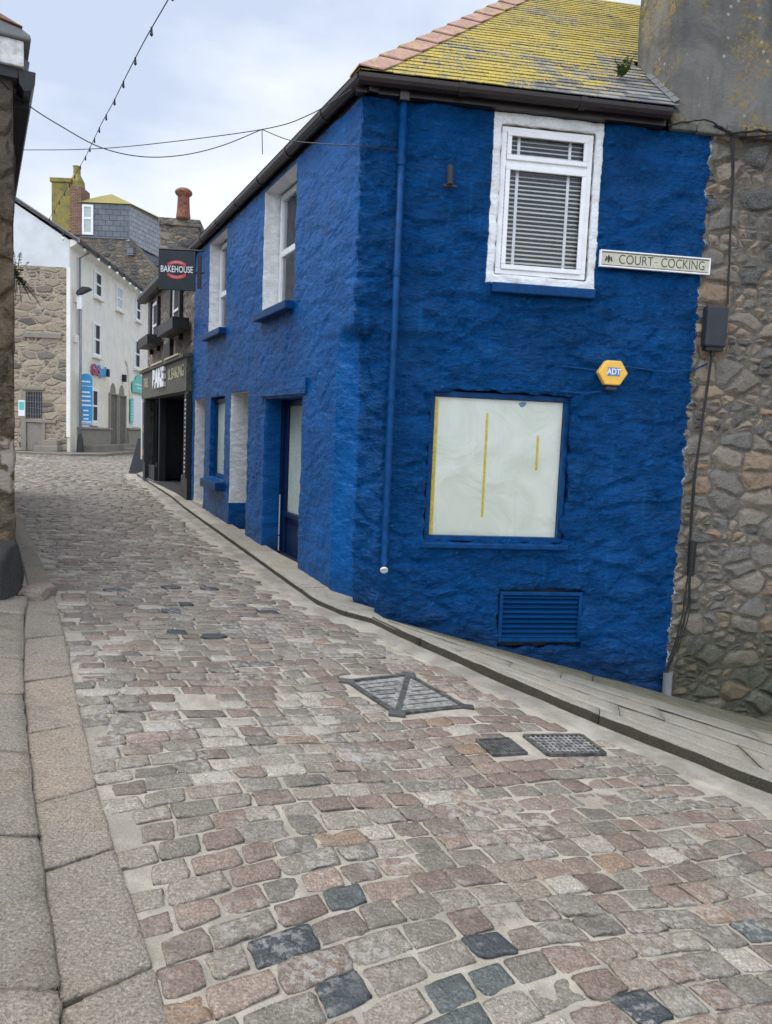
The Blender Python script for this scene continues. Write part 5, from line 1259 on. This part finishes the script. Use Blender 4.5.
m2_ = thing('drain_grating', 'rectangular iron drain cover with a grid of studs near the kerb', 'drain', (1.06, 4.19, -.08))
m_ = MB(); plate(m_, C2, 0, 1, 0, 1, H-.03, H-.009); m_.build('plate', M['room'], m2_)
m_ = MB()
for a0, b0, a1, b1 in ((0, .0, 1, .0), (0, 1, 1, 1), (.0, 0, .0, 1), (1, 0, 1, 1)): strip(m_, C2, a0, b0, a1, b1, .022, H-.03, H+(.002 if a0 == a1 else .001))
m_.build('frame', M['iron_dark'], m2_)
m_ = MB()
for i in range(1, 12):
    strip(m_, C2, .04, i/12, .96, i/12, .009, H-.02, H-.001)
for i in range(1, 7): strip(m_, C2, i/7, .03, i/7, .97, .009, H-.02, H-.0015)
m_.build('grid', M['iron'], m2_)

# ------------------------------------------------------------------ overhead wires and string lights
def smooth_pts(P, n=8):
    P = [Vector(p) for p in P]; out = []
    for i in range(len(P)-1):
        p0, p1, p2, p3 = P[max(i-1, 0)], P[i], P[i+1], P[min(i+2, len(P)-1)]
        for k in range(n):
            t = k/n; out.append(.5*((2*p1)+(p2-p0)*t+(2*p0-5*p1+4*p2-p3)*t*t+(3*p1-p0-3*p2+p3)*t**3))
    return out+[P[-1]]
def wire(name, label, P, r=.0042):
    m_ = MB(); m_.tube(smooth_pts(P), r, 6); o = m_.build(name, M['cable'], None, org=P[0]); return tag(o, label, 'cable')
wire('overhead_cable', 'thin taut cable crossing the street to the blue corner', [(-4.3, 9.0, 4.65), (-3.4, 8.6, 4.55), (-2.57, 8.2, 4.49), (-1.29, 7.4, 4.38), (-.82, 7.1, 4.41), (-.44, 6.85, 4.53)])
wire('overhead_cable', 'sagging cable looping down from the left edge under the taut one', [(-2.9, 5.4, 4.12), (-2.9, 5.8, 4.04), (-2.83, 6.1, 3.99), (-2.73, 6.4, 3.97), (-2.52, 6.7, 3.92), (-2.28, 7.0, 3.96), (-1.99, 7.2, 4.05), (-1.65, 7.3, 4.18), (-1.29, 7.4, 4.38)])
wire('overhead_cable', 'short cable drooping from the cable joint onto the blue wall by the downpipe', [(-1.29, 7.4, 4.38), (-1.01, 7.25, 4.24), (-.72, 7.05, 4.15), (-.40, 6.93, 4.10), (.0, 7.0, 4.10)])
wire('overhead_cable', 'short loose cable tail hanging straight down from the cable joint', [(-1.29, 7.4, 4.38), (-1.285, 7.4, 4.27), (-1.28, 7.4, 4.16)], .004)
def string_lights(label, P, n, bulbmat, sk, bs=1.0):
    o = thing('string_lights', label, 'string lights', P[0]); S = smooth_pts(P, 10); m_ = MB(); m_.tube(S, .008, 6); m_.build('flex', M['cable'], o)
    T = [0]
    for a, b in zip(S, S[1:]): T.append(T[-1]+(b-a).length)
    for k in range(n):
        d = T[-1]*(k+.6)/n
        i = max(j for j in range(len(T)) if T[j] <= d); i = min(i, len(S)-2); p = S[i].lerp(S[i+1], (d-T[i])/(T[i+1]-T[i]))
        m_ = MB(); lathe(m_, (p.x, p.y), [(r*bs, p.z+(z-0)*bs) for r, z in ((.022, .02), (.026, -.05), (.028, -.08))], 8); h_ = m_.build('lamp_holder', M['cable'], o)
        m_ = MB(); lathe(m_, (p.x, p.y), [(r*bs, p.z+z*bs) for r, z in ((.02, -.08), (.036, -.11), (.036, -.14), (.015, -.17))], 8); m_.build('bulb', M[bulbmat], h_, smooth=True)
string_lights('string of bulbs rising from the distant chimney to the top of the photo', [(-2.41, 9.0, 6.73), (-2.94, 10.0, 6.83), (-3.65, 11.4, 7.05), (-4.45, 13.0, 7.27), (-5.4, 15.0, 7.61), (-6.38, 17.0, 7.94), (-7.55, 19.5, 8.39), (-8.77, 22.0, 8.78), (-10.92, 26.0, 9.15), (-13.37, 30.3, 9.3)], 17, 'room', 0, .62)
string_lights('string of white bulbs running along the eaves of the white house', [(-13.33, 30.3, 9.26), (-13.15, 30.4, 9.04), (-12.6, 31.3, 8.82), (-12.3, 33.2, 8.6), (-12.35, 35.0, 8.55), (-12.5, 37.0, 8.52), (-12.7, 39.5, 8.5), (-12.9, 42.0, 8.5)], 11, 'white', 0, 1.6)

# ------------------------------------------------------------------ light, sky, camera
SUN_AZ, SUN_EL = -78, 68      # heading of the sun, degrees clockwise from +Y
w = bpy.data.worlds.new('World'); sc.world = w; w.use_nodes = True; nt = w.node_tree; nt.nodes.clear()
out = nt.nodes.new('ShaderNodeOutputWorld'); bg = nt.nodes.new('ShaderNodeBackground'); sky = nt.nodes.new('ShaderNodeTexSky'); sky.sky_type = 'NISHITA'
sky.sun_disc = False; sky.sun_elevation = R(SUN_EL); sky.sun_rotation = R(SUN_AZ); sky.air_density = 1; sky.dust_density = 2
tc = nt.nodes.new('ShaderNodeTexCoord'); mp = nt.nodes.new('ShaderNodeMapping'); mp.inputs['Scale'].default_value = (1, 1, 2.2); nt.links.new(tc.outputs['Generated'], mp.inputs[0])
nz = nt.nodes.new('ShaderNodeTexNoise'); nz.inputs['Scale'].default_value = 2.1; nz.inputs['Detail'].default_value = 6; nz.inputs['Roughness'].default_value = .52; nt.links.new(mp.outputs[0], nz.inputs['Vector'])
cr = nt.nodes.new('ShaderNodeValToRGB'); cr.color_ramp.elements[0].position = .40; cr.color_ramp.elements[0].color = (5.1, 5.9, 7.4, 1); cr.color_ramp.elements[1].position = .60; cr.color_ramp.elements[1].color = (8.1, 8.5, 9.1, 1)
nt.links.new(nz.outputs['Fac'], cr.inputs[0])
mx = nt.nodes.new('ShaderNodeMix'); mx.data_type = 'RGBA'; mx.inputs[0].default_value = .93; nt.links.new(sky.outputs[0], mx.inputs[6]); nt.links.new(cr.outputs[0], mx.inputs[7])
# southern sky brightened behind the viewer, out of view: added fill light
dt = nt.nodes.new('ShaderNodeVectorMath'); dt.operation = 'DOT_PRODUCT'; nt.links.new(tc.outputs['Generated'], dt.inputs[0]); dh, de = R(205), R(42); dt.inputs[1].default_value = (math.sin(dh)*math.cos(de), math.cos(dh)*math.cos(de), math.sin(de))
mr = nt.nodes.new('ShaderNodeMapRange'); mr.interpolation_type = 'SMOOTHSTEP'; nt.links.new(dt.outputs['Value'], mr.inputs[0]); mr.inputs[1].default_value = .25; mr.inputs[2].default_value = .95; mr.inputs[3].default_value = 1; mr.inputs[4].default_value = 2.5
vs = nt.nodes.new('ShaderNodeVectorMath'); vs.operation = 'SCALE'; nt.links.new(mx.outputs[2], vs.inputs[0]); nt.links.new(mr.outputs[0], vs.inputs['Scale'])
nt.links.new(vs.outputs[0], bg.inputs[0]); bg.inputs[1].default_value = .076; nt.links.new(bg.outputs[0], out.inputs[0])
sl = bpy.data.lights.new('sun', 'SUN'); sl.energy = 1.7; sl.angle = R(40); sl.color = (1, .97, .93); so_ = bpy.data.objects.new('sun', sl); C.objects.link(so_)
h = R(SUN_AZ); e = R(SUN_EL); dv = Vector((math.sin(h)*math.cos(e), math.cos(h)*math.cos(e), math.sin(e))); so_.rotation_euler = dv.to_track_quat('Z', 'Y').to_euler()

cam = bpy.data.cameras.new('camera'); co = bpy.data.objects.new('camera', cam); C.objects.link(co); sc.camera = co
cam.sensor_fit = 'HORIZONTAL'; cam.sensor_width = 36; cam.lens = 36*770/772; cam.clip_end = 1000; cam.clip_start = .05
p = R(5.5); r = R(2.4)
def rd(x, y): return Vector((x, y*math.sin(p), y*math.cos(p)))
right = rd(math.cos(r), math.sin(r)); up = rd(-math.sin(r), math.cos(r)); fw = Vector((0, math.cos(p), -math.sin(p)))
mt = Matrix((right, up, -fw)).transposed().to_4x4(); mt.translation = Vector((0, 0, 1.6)); co.matrix_world = mt
sc.view_settings.view_transform = 'Standard'; sc.view_settings.look = 'None'; sc.view_settings.exposure = .76; sc.view_settings.gamma = 1
sc.render.engine = 'CYCLES'
